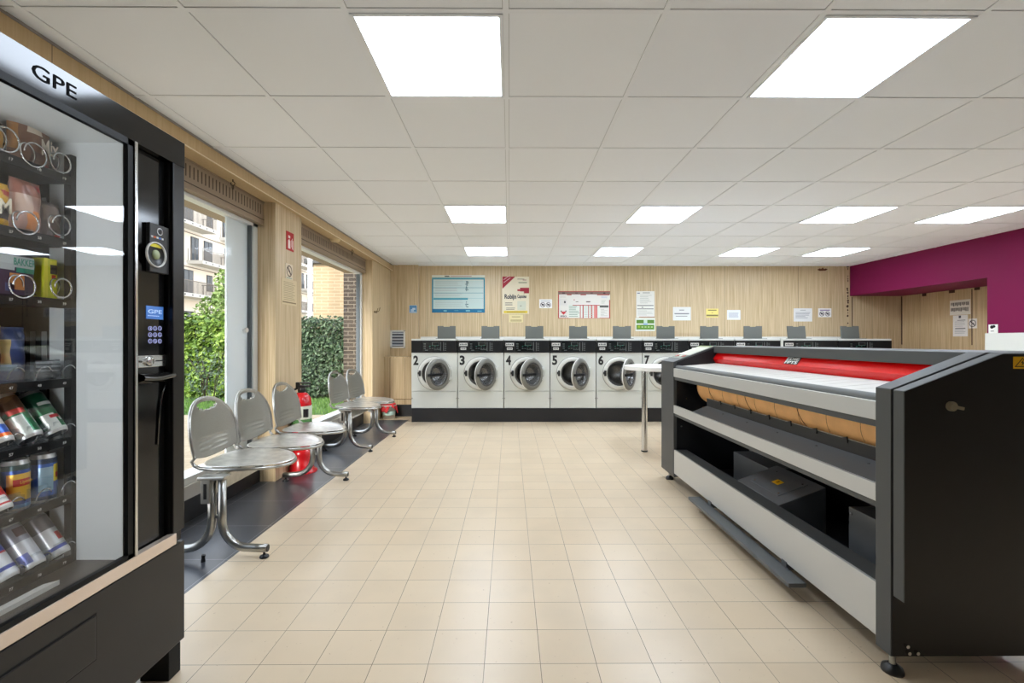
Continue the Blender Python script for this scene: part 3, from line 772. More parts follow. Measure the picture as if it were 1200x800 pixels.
# ================================================================== BENCHES
def make_bench(label, c, rotz, seats, legs, y0, y1):
    R = root('beam_seating', label, 'waiting chairs', (0, 0, 0), 'steel beam seating along the windows')
    mb = MB(); mb.box(-.062, -.022, y0, y1, .335, .415, bev=.004)
    mb.box(-.056, -.028, y0 - .0006, y0 + .001, .343, .407, 1)  # black face painted for the shade inside the hollow beam end
    mb.build('beam', [STEEL, MATBLACK], R)
    for ly in legs:
        mb = MB()
        for sx in (-1, 1):
            pts = [(sx * .026, ly, .425), (sx * .026, ly, .20)]
            for k in range(1, 9):
                a = math.pi / 2 * k / 8
                pts.append((sx * (.026 + .135 * (1 - math.cos(a))), ly, .20 - .145 * math.sin(a)))
            pts += [(sx * .20, ly, .052), (sx * .262, ly, .050)]
            mb.tube(pts, .021, 12, 0)
            mb.cyl((sx * .2625, ly, .050), (sx * .264, ly, .050), .019, seg=12, mi=1)
            mb.cyl((sx * .245, ly, .032), (sx * .245, ly, .012), .006, seg=8, mi=1); mb.lathe([(.008, .02), (.022, .012), (.024, .003), (.02, 0), (0, 0)], (sx * .245, ly, 0), (0, 0, 1), 16, mi=1)
        mb.box(-.01, .01, ly - .008, ly + .008, .215, .232)
        mb.build('leg', [STEEL, BLACK], R)
        mb = MB(); mb.box(-.066, -.018, ly - .034, ly - .005, .30, .43, bev=.004); mb.box(-.085, .055, ly - .035, ly + .035, .422, .440, bev=.005)
        mb.box(-.050, -.034, ly - .0348, ly - .033, .325, .405, 1)  # same shaded hollow, painted as a black face on the bracket
        mb.build('bracket', [STEEL, MATBLACK], R)
    def outline(t):   # seat plan, t 0..1 round the edge; x forward
        a = 2 * math.pi * t; ca, sa = math.cos(a), math.sin(a)
        ex = .265 if ca > 0 else .185
        p = 2.0 if ca > 0 else 3.2
        r = (abs(ca) ** p + abs(sa) ** p) ** (-1 / p)
        return ex * ca * r, .218 * sa * r
    for sy in seats:
        mb = MB()
        mb.grid(lambda u, v: (outline(u)[0] * v, sy + outline(u)[1] * v, .452 + .012 * v ** 4 - .018 * max(0, outline(u)[0] / .265) ** 2 * v ** 2), 40, 8)
        bmesh.ops.remove_doubles(mb.bm, verts=mb.bm.verts[:], dist=.0004)
        mb.build('seat', SEATM, R, solid=.004)
        # back shell, leaning, with a hand hole and pressed ribs
        def back(u, v):
            a = math.sin(math.pi / 2 * (u * 2 - 1)); zt = .615 + .200 * max(0, 1 - abs(a) ** 2.5) ** .5; zb = .478 + .03 * a * a
            z = zb + (zt - zb) * v
            wv = .218 * (1 - .04 * max(0, (z - .62) / .2) ** 2) * (.94 + .06 * min(1, max(0, (z - .48) / .12)))
            rib = .006 if abs(a) < .62 and any(abs(v - q) < .018 for q in (.14, .22, .30)) else 0
            return (-.192 - .15 * (z - .52) - .035 * (1 - a * a) + .02 - rib, sy + a * wv, z)
        def hole(i, j): return (13 if j > 31 else 14 if j > 29 else 16) <= i < (23 if j > 31 else 22 if j > 29 else 20) and 29 <= j < 34
        mb = MB(); mb.grid(back, 36, 36, skip=hole)
        mb.build('backrest', PERF, R, solid=.004)
        # tube frame round the seat and up round the back
        pts = []
        for k in range(25):
            x, y = outline(-.30 + .60 * k / 24); pts.append((x, sy + y, .447 - .018 * max(0, x / .265) ** 2))
        lead = [back(1.0, q / 4) for q in range(0, 5)]; trail = [back(0.0, q / 4) for q in range(4, -1, -1)]
        arch = [back(1 - q / 14, 1) for q in range(1, 14)]
        sgn = lambda p, dy: (p[0] - .004, p[1] + dy, p[2])
        riseR = [(-.15, sy + .204, .452), (-.178, sy + .208, .468), (-.190, sy + .210, .49)]
        riseL = [(p[0], 2 * sy - p[1], p[2]) for p in reversed(riseR)]
        allp = pts + riseR + [sgn(p, .002) for p in lead] + [sgn(p, 0) for p in arch] + [sgn(p, -.002) for p in trail] + riseL
        mb = MB(); mb.tube(allp, .0095, 8, closed=True); mb.build('frame', STEEL, R)
        mb = MB(); mb.box(-.10, .10, sy - .02, sy + .02, .415, .445, bev=.004); mb.box(.06, .11, sy - .035, sy + .035, .405, .43, bev=.006); mb.box(-.07, -.015, sy - .04, sy + .04, .405, .435, bev=.004)
        mb.build('seat_support', STEEL, R)
    R.location = c; R.rotation_euler = (0, 0, rotz)
    return R


dx, dy = -.05, 1.35
make_bench('three steel beam seats nearest the vending machine', (-1.575, 3.095, 0), math.atan2(.05, 1.35), [-.375, .08, .585], [-.675, .675], -.70, .70)
make_bench('two steel beam seats farther along, before the back corner', (-1.665, 5.145, 0), math.atan2(-.06, .73), [-.165, .275], [-.37, .37], -.40, .40)
mb = MB(); mb.cyl((-1.60, 2.385, 0), (-1.60, 2.385, .018), .011, .009, seg=10); mb.cyl((-1.60, 2.385, .018), (-1.597, 2.385, .036), .008, .010, seg=10)
tag(recentre(mb.build('rubber_stopper', BLACK)), 'tiny black rubber stopper lying on the dark tiles', 'stopper')

# ================================================================== EXTINGUISHER, BUCKET
EX = root('fire_extinguisher', 'red fire extinguisher standing behind the third steel seat', 'fire extinguisher', (-1.83, 4.02, 0))
ex, ey = -1.84, 4.04
EX.location = (ex, ey, 0)
mb = MB(); mb.lathe([(0, .16), (.07, .16), (.082, .18), (.082, .40), (.082, .60)], (ex, ey, 0), (0, 0, 1), 28)
mb.lathe([(.082, .60), (.075, .65), (.05, .69), (.028, .70), (.028, .715)], (ex, ey, 0), (0, 0, 1), 28); mb.build('cylinder', EXTRED, EX)
mb = MB(); mb.lathe([(.0835, .40), (.0835, .585)], (ex, ey, 0), (0, 0, 1), 28)
mb.lathe([(.0842, .42), (.0842, .47)], (ex, ey, 0), (0, 0, 1), 28, mi=1); mb.box(ex + .045, ex + .082, ey - .072, ey - .05, .49, .56, 2)
mb.build('label_band', [mat('ext_label', (208, 214, 196), .5), mat('ext_label_green', (74, 128, 70), .5), INKD], EX)
mb = MB(); mb.lathe([(.03, .70), (.034, .72), (.03, .745), (0, .75)], (ex, ey, 0), (0, 0, 1), 16); mb.box(ex - .02, ex + .075, ey - .012, ey + .012, .745, .765, bev=.004); mb.box(ex - .01, ex + .08, ey - .010, ey + .010, .775, .79, bev=.004); mb.box(ex - .05, ex - .015, ey - .014, ey + .014, .73, .79, bev=.005)
mb.build('valve_head', BLACK, EX)
mb = MB(); mb.tube([(ex - .03, ey, .74), (ex - .085, ey - .03, .71), (ex - .092, ey - .04, .6), (ex - .093, ey - .03, .42), (ex - .09, ey - .03, .36)], .010, 8); mb.build('hose', BLACK, EX)
mb = MB(); mb.lathe([(.13, 0), (.13, .015), (.10, .03), (.09, .16), (.086, .20), (.080, .20)], (ex, ey, 0), (0, 0, 1), 4 * 6); mb.build('stand', EXTRED, EX)
bx, by = -1.80, 6.80
BU = root('bucket', 'small white plastic bucket under the far steel seat', 'bucket', (bx, by, 0))
mb = MB(); mb.lathe([(0, .004), (.082, .004), (.085, 0), (.104, .195), (.110, .195), (.110, .205), (.102, .206), (.080, .012), (0, .012)], (bx, by, 0), (0, 0, 1), 28)
mb.build('pail', mat('bucket_white', (232, 233, 230), .4), BU)
mb = MB(); mb.lathe([(.0915, .06), (.0975, .12)], (bx, by, 0), (0, 0, 1), 28, sc=(1, 1)); mb.build('label_band', mat('bucket_label', (188, 216, 204), .5), BU)
CLOTH = mat('red_cloth', (206, 58, 62), .9, bump=.4, bscale=90)
mb = MB(); rr = random.Random(11)
def cl(u, v):
    a = 2 * math.pi * u; f = .5 + .5 * math.sin(3 * a + 1.2)
    r = .128 * v + .002
    drop = 0 if v < .72 else (v - .72) / .28 * (.03 + .085 * f + .02 * math.sin(7 * a))
    rr_ = min(r, .114 + .012 * math.sin(7 * a) * (v > .8) + .004) + (.012 * math.sin(9 * a + 2) if v > .75 else 0)
    return (bx + rr_ * math.cos(a) * (1.02), by + rr_ * math.sin(a), .212 + .014 * math.sin(5 * a + v * 6) * v * (v < .8) + .022 * (1 - v) * math.sin(2.5 * a) - drop)
mb.grid(cl, 64, 16); bmesh.ops.remove_doubles(mb.bm, verts=mb.bm.verts[:], dist=.0005)
tag(recentre(mb.build('cleaning_cloth', CLOTH, solid=.004)), 'red cleaning cloth draped over the white bucket', 'cloth')

# ================================================================== WALL PAPERS AND SIGNS
COLS = {}
def cm(*c):
    k = 'print_%d_%d_%d' % c
    return mat(k, c, .65)


def poster(name, label, cat, px0, py0, px1, py1, base, items, Y=YB, texts=(), group=None):
    """items: (u0, v0, u1, v1, colour) with v downward from the top; printed on a thin sheet"""
    x0, x1, z1, z0 = PX(px0, Y), PX(px1, Y), PZ(py0, Y), PZ(py1, Y)
    mats = [cm(*base)]; mb = MB(); mb.box(x0, x1, Y - .003, Y - .0002, z0, z1)
    def mi(c):
        m = cm(*c)
        if m not in mats: mats.append(m)
        return mats.index(m)
    w, h = x1 - x0, z1 - z0
    for q, (a, b, c, d, col) in enumerate(items):
        mb.box(x0 + a * w, x0 + c * w, Y - .0034 - .00002 * q, Y - .003, z1 - d * h, z1 - b * h, mi(col))
    for (s, a, b, c, d, col) in texts:
        mb.text(s, (x0 + a * w, Y - .0048, z1 - d * h), (1, 0, 0), (0, 0, 1), (c - a) * w, (d - b) * h, mi(col), .035)
    return tag(recentre(mb.build(name, mats)), label, cat, group), (x0, z0, w, h)


def lines(u0, u1, v0, v1, n, col=(120, 120, 120), th=.35, seed=0, ragged=.25):
    r = random.Random(seed); out = []
    for k in range(n):
        v = v0 + (v1 - v0) * k / max(1, n); e = u1 - (u1 - u0) * r.uniform(0, ragged)
        out.append((u0, v, e, v + (v1 - v0) / n * th, col))
    return out


B1, B2, BL = (40, 140, 170), (20, 110, 150), (196, 214, 210)
it = [(.03, .14, 1 - .03, .90, BL), (0, .065, .025, 1, B1), (.975, .065, 1, .93, B1), (0, .065, 1, .12, (90, 160, 175)), (0, .90, 1, 1, B2)]
for v in (.33, .47): it.append((.03, v, .97, v + .012, (80, 150, 165)))
it += [(.03, .605, .68, .655, (60, 150, 170)), (.03, .615, .97, .622, (120, 180, 185))]
it += lines(.06, .60, .15, .32, 4, (176, 190, 186), .3, 1) + lines(.06, .60, .35, .46, 2, (184, 190, 190), .3, 2) + lines(.06, .60, .49, .60, 2, (184, 192, 190), .3, 3) + lines(.06, .60, .68, .88, 4, (180, 194, 190), .3, 4)
rr = random.Random(5)
for k in range(16):
    v = .16 + k * .025 if k < 11 else .70 + (k - 11) * .035
    it.append((.63 + rr.uniform(0, .02), v, .655 + rr.uniform(0, .04), v + .018, (60, 100, 110)))
it += [(.22, .935, .28, .965, (120, 190, 205)), (.42, .94, .50, .95, (110, 180, 200)), (.64, .93, .72, .965, (120, 190, 205)), (.86, .95, .94, .965, (130, 200, 210)), (.24, .02, .33, .045, (60, 60, 60)), (.35, .025, .75, .04, (170, 120, 130))]
P, (x0, z0, w, h) = poster('price_chart', 'large blue bordered price chart on the back wall', 'poster', 506.3, 322.3, 568.2, 366.3, (222, 222, 210), it)
mb = MB()
for r0, col in ((.062, B2), (.050, (120, 190, 210)), (.038, B2), (.024, (90, 175, 200)), (.012, (225, 240, 235))):
    pass
P, _ = poster('laundry_poster', 'cream detergent poster with dark red corner and yellow foot band', 'poster', 588.8, 324, 620, 367.5, (226, 216, 190),
              [(.05, .92, .94, .985, (226, 200, 70)), (.16, .945, .86, .962, (150, 130, 60)), (.66, .30, 1, .40, (160, 40, 56)), (.80, .40, 1, .45, (160, 40, 56)), (.56, .34, .68, .39, (170, 60, 66)),
               (.56, .06, .82, .075, (130, 120, 110)), (.76, .085, .90, .10, (150, 80, 90)), (.60, .15, .92, .175, (130, 140, 110)), (.56, .66, .88, .90, (206, 208, 190)), (.66, .78, .72, .80, (130, 130, 120))]
              + lines(.10, .38, .70, .80, 2, (110, 106, 100), .4, 7, .1) + lines(.14, .48, .84, .91, 2, (110, 106, 100), .4, 8, .1) + lines(.56, .86, .42, .44, 1, (226, 216, 190), .3, 9),
              texts=[('Robijn', .08, .475, .52, .64, (40, 42, 60)), ('Capsules', .56, .485, .90, .605, (60, 62, 74))])
# dark red corner triangle of the poster
me = P.data; bm = bmesh.new(); bm.from_mesh(me); me.materials.append(cm(160, 40, 56)); me.materials.append(cm(224, 190, 190))
zt = max(v.co.z for v in bm.verts); xl = min(v.co.x for v in bm.verts); yf = min(v.co.y for v in bm.verts)
def tri(pts, mi):
    f = bm.faces.new([bm.verts.new(p) for p in pts]); f.material_index = mi
tri([(xl, yf - .0001, zt), (xl, yf - .0001, zt - .20), (xl + .21, yf - .0001, zt)], len(me.materials) - 2)
for q in range(2):
    a = .05 + .05 * q; tri([(xl + .02, yf - .0003, zt - .155 + a), (xl + .02, yf - .0003, zt - .145 + a), (xl + .13 - q * .02, yf - .0003, zt - .045 + a * .6), (xl + .13 - q * .02, yf - .0003, zt - .055 + a * .6)], len(me.materials) - 1)
bm.to_mesh(me); bm.free()
poster('paper_slip', 'pale yellow slip of paper below the detergent poster', 'paper slip', 596.5, 368.5, 613, 377.5, (226, 212, 160), [(.2, .25, .8, .33, (150, 130, 90)), (.1, .68, .9, .76, (150, 130, 90)), (.1, .82, .9, .88, (160, 140, 100))])


def ringmb(mb, cx, cz, r, y, mi, th=.15, slash=True, n=24):
    pts = [(cx + r * math.cos(2 * math.pi * k / n), y, cz + r * math.sin(2 * math.pi * k / n)) for k in range(n)]
    ip = [(cx + r * (1 - th) * math.cos(2 * math.pi * k / n), y, cz + r * (1 - th) * math.sin(2 * math.pi * k / n)) for k in range(n)]
    mb._add(pts + ip, [(k, (k + 1) % n, n + (k + 1) % n, n + k) for k in range(n)], mi)
    if slash:
        d = r * .68; t = r * .09
        mb._add([(cx - d - t, y, cz + d - t), (cx - d + t, y, cz + d + t), (cx + d + t, y, cz - d + t), (cx + d - t, y, cz - d - t)], [(0, 1, 2, 3)], mi)


def sign2(label, px0, py0, px1, py1, head):
    Y = YB; x0, x1, z1, z0 = PX(px0, Y), PX(px1, Y), PZ(py0, Y), PZ(py1, Y); w, h = x1 - x0, z1 - z0
    mb = MB(); mb.box(x0, x1, Y - .003, Y - .0002, z0, z1, 0)
    for q in (0, 1):
        cx = x0 + w * (.27 + .44 * q); cz = z0 + h * .38
        ringmb(mb, cx, cz, h * .28, Y - .0035, 1, .2)
        mb.box(cx - h * .14, cx + h * .14, Y - .0036, Y - .0031, cz - h * .08, cz + h * .10, 1)
    mb.box(x0 + w * .12, x1 - w * .12, Y - .0036, Y - .003, z1 - h * .26, z1 - h * .16, 2)
    return tag(recentre(mb.build('prohibition_sign', [cm(236, 234, 232), cm(70, 66, 72), cm(*head)])), label, 'sign')


sign2('white sign with two round pictograms between the poster and red chart', 632, 350.5, 647, 361, (190, 190, 196))
sign2('white sign with two round pictograms above the wider washers', 960.2, 361, 975.6, 371.4, (130, 96, 150))

RC = (178, 52, 48)
it = [(0, 0, 1, .022, RC), (0, 0, .018, 1, RC), (.982, .32, 1, 1, RC), (0, .978, 1, 1, RC), (.0, .02, 1, .12, (130, 100, 92)), (.17, .12, .26, .15, RC), (.43, .12, .54, .15, RC), (.75, .12, .99, .15, RC),
      (.08, .05, .13, .09, (70, 50, 50)), (.33, .05, .38, .09, (90, 70, 66)), (.62, .05, .67, .09, (90, 70, 66)), (.87, .05, .91, .09, (60, 40, 40)), (.03, .28, .17, .52, (220, 216, 210)), (.115, .36, .145, .44, (70, 70, 70)),
      (.20, .50, .80, .985, (222, 226, 216)), (.80, .52, .97, .60, (90, 92, 86)), (.28, .505, .80, .53, RC), (.42, .53, .435, .98, RC), (.47, .53, .49, .98, RC), (.58, .53, .595, .98, RC), (.63, .53, .66, .98, (200, 90, 84)), (.69, .53, .745, .98, (214, 130, 124)), (.745, .53, .755, .98, RC),
      (.34, .38, .39, .40, (90, 60, 60)), (.54, .37, .62, .41, (110, 90, 90)), (.30, .30, .32, .34, (190, 110, 110))]
it += lines(.21, .41, .55, .97, 7, (130, 150, 130), .35, 12, .5) + lines(.50, .57, .56, .97, 7, (180, 190, 178), .3, 13, 0) + lines(.60, .68, .56, .97, 7, (180, 190, 178), .3, 14, 0) + lines(.82, .95, .66, .94, 6, (170, 168, 160), .3, 15, .5) + lines(.83, .95, .18, .28, 2, (180, 190, 206), .4, 16, .1) + lines(.83, .95, .33, .48, 3, (180, 184, 170), .3, 17, .5) + lines(.04, .16, .16, .26, 3, (200, 196, 186), .3, 18, .2)
it += [(.05, .71, .07, .76, (60, 44, 44)), (.14, .71, .16, .76, (60, 44, 44)), (.06, .75, .15, .79, (196, 46, 56)), (.075, .79, .135, .83, (196, 46, 56)), (.095, .83, .115, .86, (196, 46, 56))]
poster('price_chart', 'white tariff chart with red border and dark header on the back wall', 'poster', 654, 341, 715, 373, (226, 222, 214), it, texts=[('IPSO', .045, .89, .165, .95, (50, 46, 46))])
poster('notice', 'tall white notice pinned above the green sign', 'notice', 745.8, 341, 767.2, 371.8, (230, 228, 220), [(.05, .06, .2, .09, (90, 90, 130)), (.35, .05, .75, .075, (130, 130, 130)), (.05, .53, .95, .56, (120, 120, 118)), (.05, .66, .95, .685, (110, 110, 108)), (.30, .60, .38, .63, (70, 70, 70)), (.15, .97, 1, 1, (170, 130, 120))] + lines(.2, .9, .15, .5, 6, (176, 178, 170), .25, 21, .5) + lines(.08, .9, .74, .95, 4, (190, 188, 184), .3, 22, .4))
poster('information_sign', 'small green and white sign below the tall notice', 'sign', 744.8, 372.3, 768, 387.8, (226, 228, 218), [(.05, .15, .95, .42, (84, 130, 40)), (.05, .52, .95, .88, (92, 140, 36)), (.42, .15, .60, .5, (200, 220, 200)), (.4, .40, .62, .54, (150, 180, 210)), (.12, .60, .24, .75, (150, 180, 40))] + [(.30 + .16 * k, .64, .40 + .16 * k, .74, (170, 200, 130)) for k in range(4)])
poster('notice', 'white paper notice on the wall, first past the green sign', 'notice', 789, 359.5, 810, 375.3, (228, 228, 224), [(.35, .2, .62, .26, (140, 140, 140)), (.08, .46, .9, .54, (130, 130, 136)), (.15, .66, .8, .71, (150, 150, 150))])
poster('notice', 'small yellow paper notice on the back wall', 'notice', 828, 361.5, 842.3, 371.8, (238, 220, 130), [(.15, .12, .85, .22, (120, 110, 70)), (.02, .68, .98, .86, (130, 118, 76)), (.44, .45, .56, .5, (140, 126, 80))])
poster('notice', 'small bluish white paper notice next to the yellow one', 'notice', 852.7, 363, 868.3, 374.5, (230, 232, 232), lines(.12, .86, .28, .82, 6, (160, 166, 180), .4, 31, .1))
poster('notice', 'white paper notice above the wider washers, beside the two-pictogram sign', 'notice', 931.2, 361, 953, 376.5, (226, 226, 224), [(.35, .12, .65, .16, (150, 150, 150))] + lines(.1, .92, .3, .8, 5, (150, 152, 158), .38, 32, .4))
# blue sticker on the proud section of wall
poster('wall_sticker', 'small blue square sticker on the wood wall above the vent', 'sticker', 479.8, 357.5, 488.8, 366.7, (206, 214, 220), [(.03, .03, .97, .97, (92, 146, 190)), (.2, .5, .6, .8, (180, 206, 224)), (.4, .35, .8, .6, (196, 214, 228)), (.1, .82, .9, .9, (200, 214, 226))], Y=YB - .09)
# vent grille on the proud section of wall
VY = YB - .09
VG = root('vent_grille', 'white louvred vent grille on the back wall beside the washers', 'vent', (PX(466.5, VY), VY, PZ(407.5, VY)))
x0, x1, z1, z0 = PX(457.8, VY), PX(475, VY), PZ(386.8, VY), PZ(407.8, VY)
mb = MB(); t = .026
for a in ((x0, x1, z0, z0 + t), (x0, x1, z1 - t, z1), (x0, x0 + t, z0, z1), (x1 - t, x1, z0, z1)): mb.box(a[0], a[1], VY - .012, VY - .0002, a[2], a[3])
mb.build('frame', WHITE, VG)
mb = MB(); mb.box(x0 + t, x1 - t, VY - .004, VY - .0005, z0 + t, z1 - t, 1)
for k in range(5):
    zz = z0 + t + .012 + k * (z1 - z0 - 2 * t) / 5; mb.obox(((x0 + x1) / 2, VY - .010, zz + .014), ((x1 - x0) / 2 - t, 0, 0), (0, .011, .011), (0, -.001, .001), 2)
mb.build('louvres', [WHITE, mat('vent_dark', (92, 98, 108), .7), mat('louvre_grey', (190, 194, 200), .4)], VG)

# papers in the niche, on the plane x = 6.45
def nposter(name, label, cat, px0, py0, px1, py1, base, items, ring=False, texts=()):
    X = 6.449; ya, yb = X * F / (px0 - CX), X * F / (px1 - CX); ym = (ya + yb) / 2
    z1, z0 = PZ(py0, ym), PZ(py1, ym); mats = [cm(*base)]; mb = MB(); mb.box(X - .002, X, yb, ya, z0, z1)
    w, h = ya - yb, z1 - z0
    for (a, b, c, d, col) in items:
        m = cm(*col)
        if m not in mats: mats.append(m)
        mb.box(X - .0026, X - .002, ya - c * w, ya - a * w, z1 - d * h, z1 - b * h, mats.index(m))
    if ring:
        mats.append(cm(70, 66, 68)); k = len(mats) - 1; r = h * .36; n = 24; cy, cz = (ya + yb) / 2, (z0 + z1) / 2
        o = [(X - .0028, cy + r * math.cos(2 * math.pi * q / n), cz + r * math.sin(2 * math.pi * q / n)) for q in range(n)]
        i_ = [(X - .0028, cy + r * .82 * math.cos(2 * math.pi * q / n), cz + r * .82 * math.sin(2 * math.pi * q / n)) for q in range(n)]
        mb._add(o + i_, [(q, (q + 1) % n, n + (q + 1) % n, n + q) for q in range(n)], k)
        d = r * .66; t = r * .1
        mb._add([(X - .0029, cy + d + t, cz + d - t), (X - .0029, cy + d - t, cz + d + t), (X - .0029, cy - d - t, cz - d + t), (X - .0029, cy - d + t, cz - d - t)], [(0, 1, 2, 3)], k)
    return tag(recentre(mb.build(name, mats)), label, cat)


r = random.Random(4)
it = []
for v in (.16, .52):
    u = .06
    while u < .9:
        ww = r.uniform(.03, .06); it.append((u, v, u + ww, v + .24 * r.uniform(.7, 1.1), (110, 104, 98))); u += ww + r.uniform(.01, .03)
nposter('notice', 'wide white notice with bold lettering in the niche, topmost of three', 'notice', 1116, 351, 1140.5, 368.5, (226, 220, 208), it)
nposter('notice', 'tall white notice in the niche below the bold one', 'notice', 1119.8, 369, 1137.2, 394, (226, 222, 216), [(.4, .02, .55, .14, (80, 76, 80)), (.3, .22, .85, .26, (150, 148, 146)), (.15, .6, .85, .65, (130, 128, 126))] + lines(.12, .85, .3, .58, 4, (176, 174, 172), .3, 41) + lines(.12, .85, .70, .9, 3, (170, 168, 166), .35, 42))
nposter('no_smoking_sign', 'small white no smoking sign in the niche beside the tall notice', 'sign', 1138.2, 373, 1148.2, 384.5, (228, 222, 214), [(.35, .45, .7, .53, (110, 100, 100))], True)
# camera notice on the purple wall
X = XR; ya, yb = X * F / (1162.3 - CX), X * F / (1173.2 - CX); ym = (ya + yb) / 2
mb = MB(); z1, z0 = PZ(380, ym), PZ(390.2, ym); w, h = ya - yb, z1 - z0
mb.box(X - .006, X - .0002, yb, ya, z0, z1, 0, .001)
mb.lathe([(0, 0), (h * .2, 0), (h * .2, .001), (0, .001)], (X - .0062, ya - w * .38, z0 + h * .72), (-1, 0, 0), 16, mi=1); mb.lathe([(0, 0), (h * .16, 0), (h * .16, .001), (0, .001)], (X - .0062, ya - w * .60, z0 + h * .78), (-1, 0, 0), 16, mi=1)
mb.box(X - .007, X - .006, ya - w * .6, ya - w * .25, z0 + h * .2, z0 + h * .28, 2)
tag(recentre(mb.build('camera_notice', [WHITE, INKD, INK])), 'small white camera notice on the purple wall', 'sign')


# signs on the first pier, plane x = -1.925
def pier(name, label, cat, px0, py0, px1, py1, base, items, ring=False):
    X = -1.925; ya, yb = X * F / (px0 - CX), X * F / (px1 - CX); ym = (ya + yb) / 2
    z1, z0 = PZ(py0, ym), PZ(py1, ym); mats = [cm(*base)]; mb = MB(); mb.box(X + .0003, X + .003, ya, yb, z0, z1)
    w, h = yb - ya, z1 - z0
    for (a, b, c, d, col) in items:
        m = cm(*col)
        if m not in mats: mats.append(m)
        mb.box(X + .003, X + .0036, ya + a * w, ya + c * w, z1 - d * h, z1 - b * h, mats.index(m))
    if ring:
        mats.append(cm(84, 66, 62)); k = len(mats) - 1; r = w * .38; n = 24; cy, cz = (ya + yb) / 2, z0 + h * .55
        o = [(X + .0038, cy + r * math.cos(2 * math.pi * q / n), cz + r * math.sin(2 * math.pi * q / n)) for q in range(n)]
        i_ = [(X + .0038, cy + r * .8 * math.cos(2 * math.pi * q / n), cz + r * .8 * math.sin(2 * math.pi * q / n)) for q in range(n)]
        mb._add(o + i_, [(q, n + q, n + (q + 1) % n, (q + 1) % n) for q in range(n)], k)
        d = r * .64; t = r * .12
        mb._add([(X + .0039, cy - d - t, cz + d - t), (X + .0039, cy - d + t, cz + d + t), (X + .0039, cy + d + t, cz - d + t), (X + .0039, cy + d - t, cz - d - t)], [(3, 2, 1, 0)], k)
    return tag(recentre(mb.build(name, mats)), label, cat)


pier('fire_extinguisher_sign', 'red fire extinguisher sign high on the pier between the windows', 'sign', 336, 272.5, 344.6, 294, (186, 34, 36),
     [(.25, .20, .50, .34, (240, 225, 220)), (.22, .46, .52, .90, (240, 225, 220)), (.30, .40, .44, .46, (240, 225, 220)), (.74, .30, .80, .88, (240, 225, 220)), (.84, .40, .92, .9, (235, 200, 196)), (.64, .40, .70, .78, (236, 205, 200))])
pier('no_smoking_sign', 'small cream no smoking sign on the pier under the red sign', 'sign', 335, 309.5, 343.5, 328, (222, 208, 184), [(.15, .86, .85, .92, (160, 176, 160)), (.38, .42, .62, .50, (110, 84, 76))], True)
pier('notice', 'cream typed notice lowest on the pier between the windows', 'notice', 330.5, 327.5, 348, 357.5, (216, 198, 160), lines(.12, .9, .12, .86, 11, (176, 158, 124), .35, 52, .2) + [(.06, .88, .95, .93, (140, 120, 90))])

# hooks and detector under the beam, hook on the far pier
for (px, py, lab) in ((274, 211, 'small dark screw hook under the wood beam, above the window nearest the vending machine'), (413, 293, 'small dark screw hook under the wood beam, above the window near the back wall')):
    Xh = -1.955; zt = 2.295; Yh = -Xh * F / (CX - px)
    mb = MB(); mb.cyl((Xh, Yh, zt), (Xh, Yh, zt - .016), .004, seg=8); mb.tube([(Xh + .014 * math.sin(a), Yh, zt - .030 - .0 + .014 * math.cos(a)) for a in [2 * math.pi * k / 16 for k in range(15)]], .003, 6)
    mb.tube([(Xh, Yh + .008 * math.sin(a), zt - .056 + .013 * math.cos(a)) for a in [2 * math.pi * k / 16 for k in range(14)]], .003, 6)
    tag(recentre(mb.build('screw_hook', mat('hook_dark', (60, 48, 36), .5, .5))), lab, 'hook', 'screw hooks under the beam')
Yh = 1.955 * F / (CX - 393)
mb = MB(); mb.lathe([(0, 0), (.055, 0), (.055, .012), (.04, .03), (0, .033)], (-1.955, Yh, 2.295), (0, 0, -1), 28)
tag(recentre(mb.build('smoke_detector', mat('detector_cream', (226, 204, 160), .5))), 'round cream smoke detector under the wood beam', 'smoke detector')
Yh = 1.925 * F / (CX - 440)
mb = MB(); zz = PZ(364, Yh); mb.box(-1.925, -1.918, Yh - .06, Yh + .07, zz - .035, zz - .005, bev=.002)
mb.tube([(-1.918, Yh - .03, zz - .02), (-1.89, Yh - .03, zz - .01), (-1.88, Yh - .03, zz + .03)], .004, 6); mb.tube([(-1.918, Yh + .03, zz - .02), (-1.88, Yh + .035, zz + .0), (-1.87, Yh + .05, zz + .05)], .004, 6)
tag(recentre(mb.build('coat_hook', mat('hook_bronze', (130, 108, 80), .4, .6))), 'small metal coat hook on the pier near the back corner', 'hook')

# ================================================================== VENDING MACHINE
VX = -1.14
VM = root('vending_machine', 'tall black snack and drink vending machine with a glass front', 'vending machine', (-1.55, 1.14, 0))
mb = MB()
mb.box(-1.97, VX, .68, 1.603, 1.757, 1.843, 0)                       # header
mb.box(-1.97, VX - .012, 1.548, 1.603, .458, 1.757, 1, .003)         # far post
mb.box(-1.97, VX - .03, 1.395, 1.548, .458, 1.757, 1)                # payment column
mb.box(-1.97, VX - .02, .68, .73, .458, 1.757, 1)                    # near wall
mb.box(-1.97, -1.94, .73, 1.395, .458, 1.757, 1)                     # back
mb.box(-1.94, VX - .006, .73, 1.395, .458, .492, 1)                  # bottom of the cavity
mb.build('cabinet', [GLOSSBLACK, mat('frame_black', (18, 17, 17), .3, spec=.35)], VM)
mb = MB(); mb.box(VX - .02, VX - .0004, 1.549, 1.603, .497, 1.757, bev=.003); mb.build('door_edge', mat('edge_black', (22, 20, 19), .28, spec=.4), VM)
mb = MB(); mb.text('GPE', (VX + .0012, 1.092, 1.784), (0, 1, 0), (0, 0, 1), .112, .035, 0, .004); mb.build('lettering', mat('letter_black', (30, 31, 33), .85, spec=.1), VM)
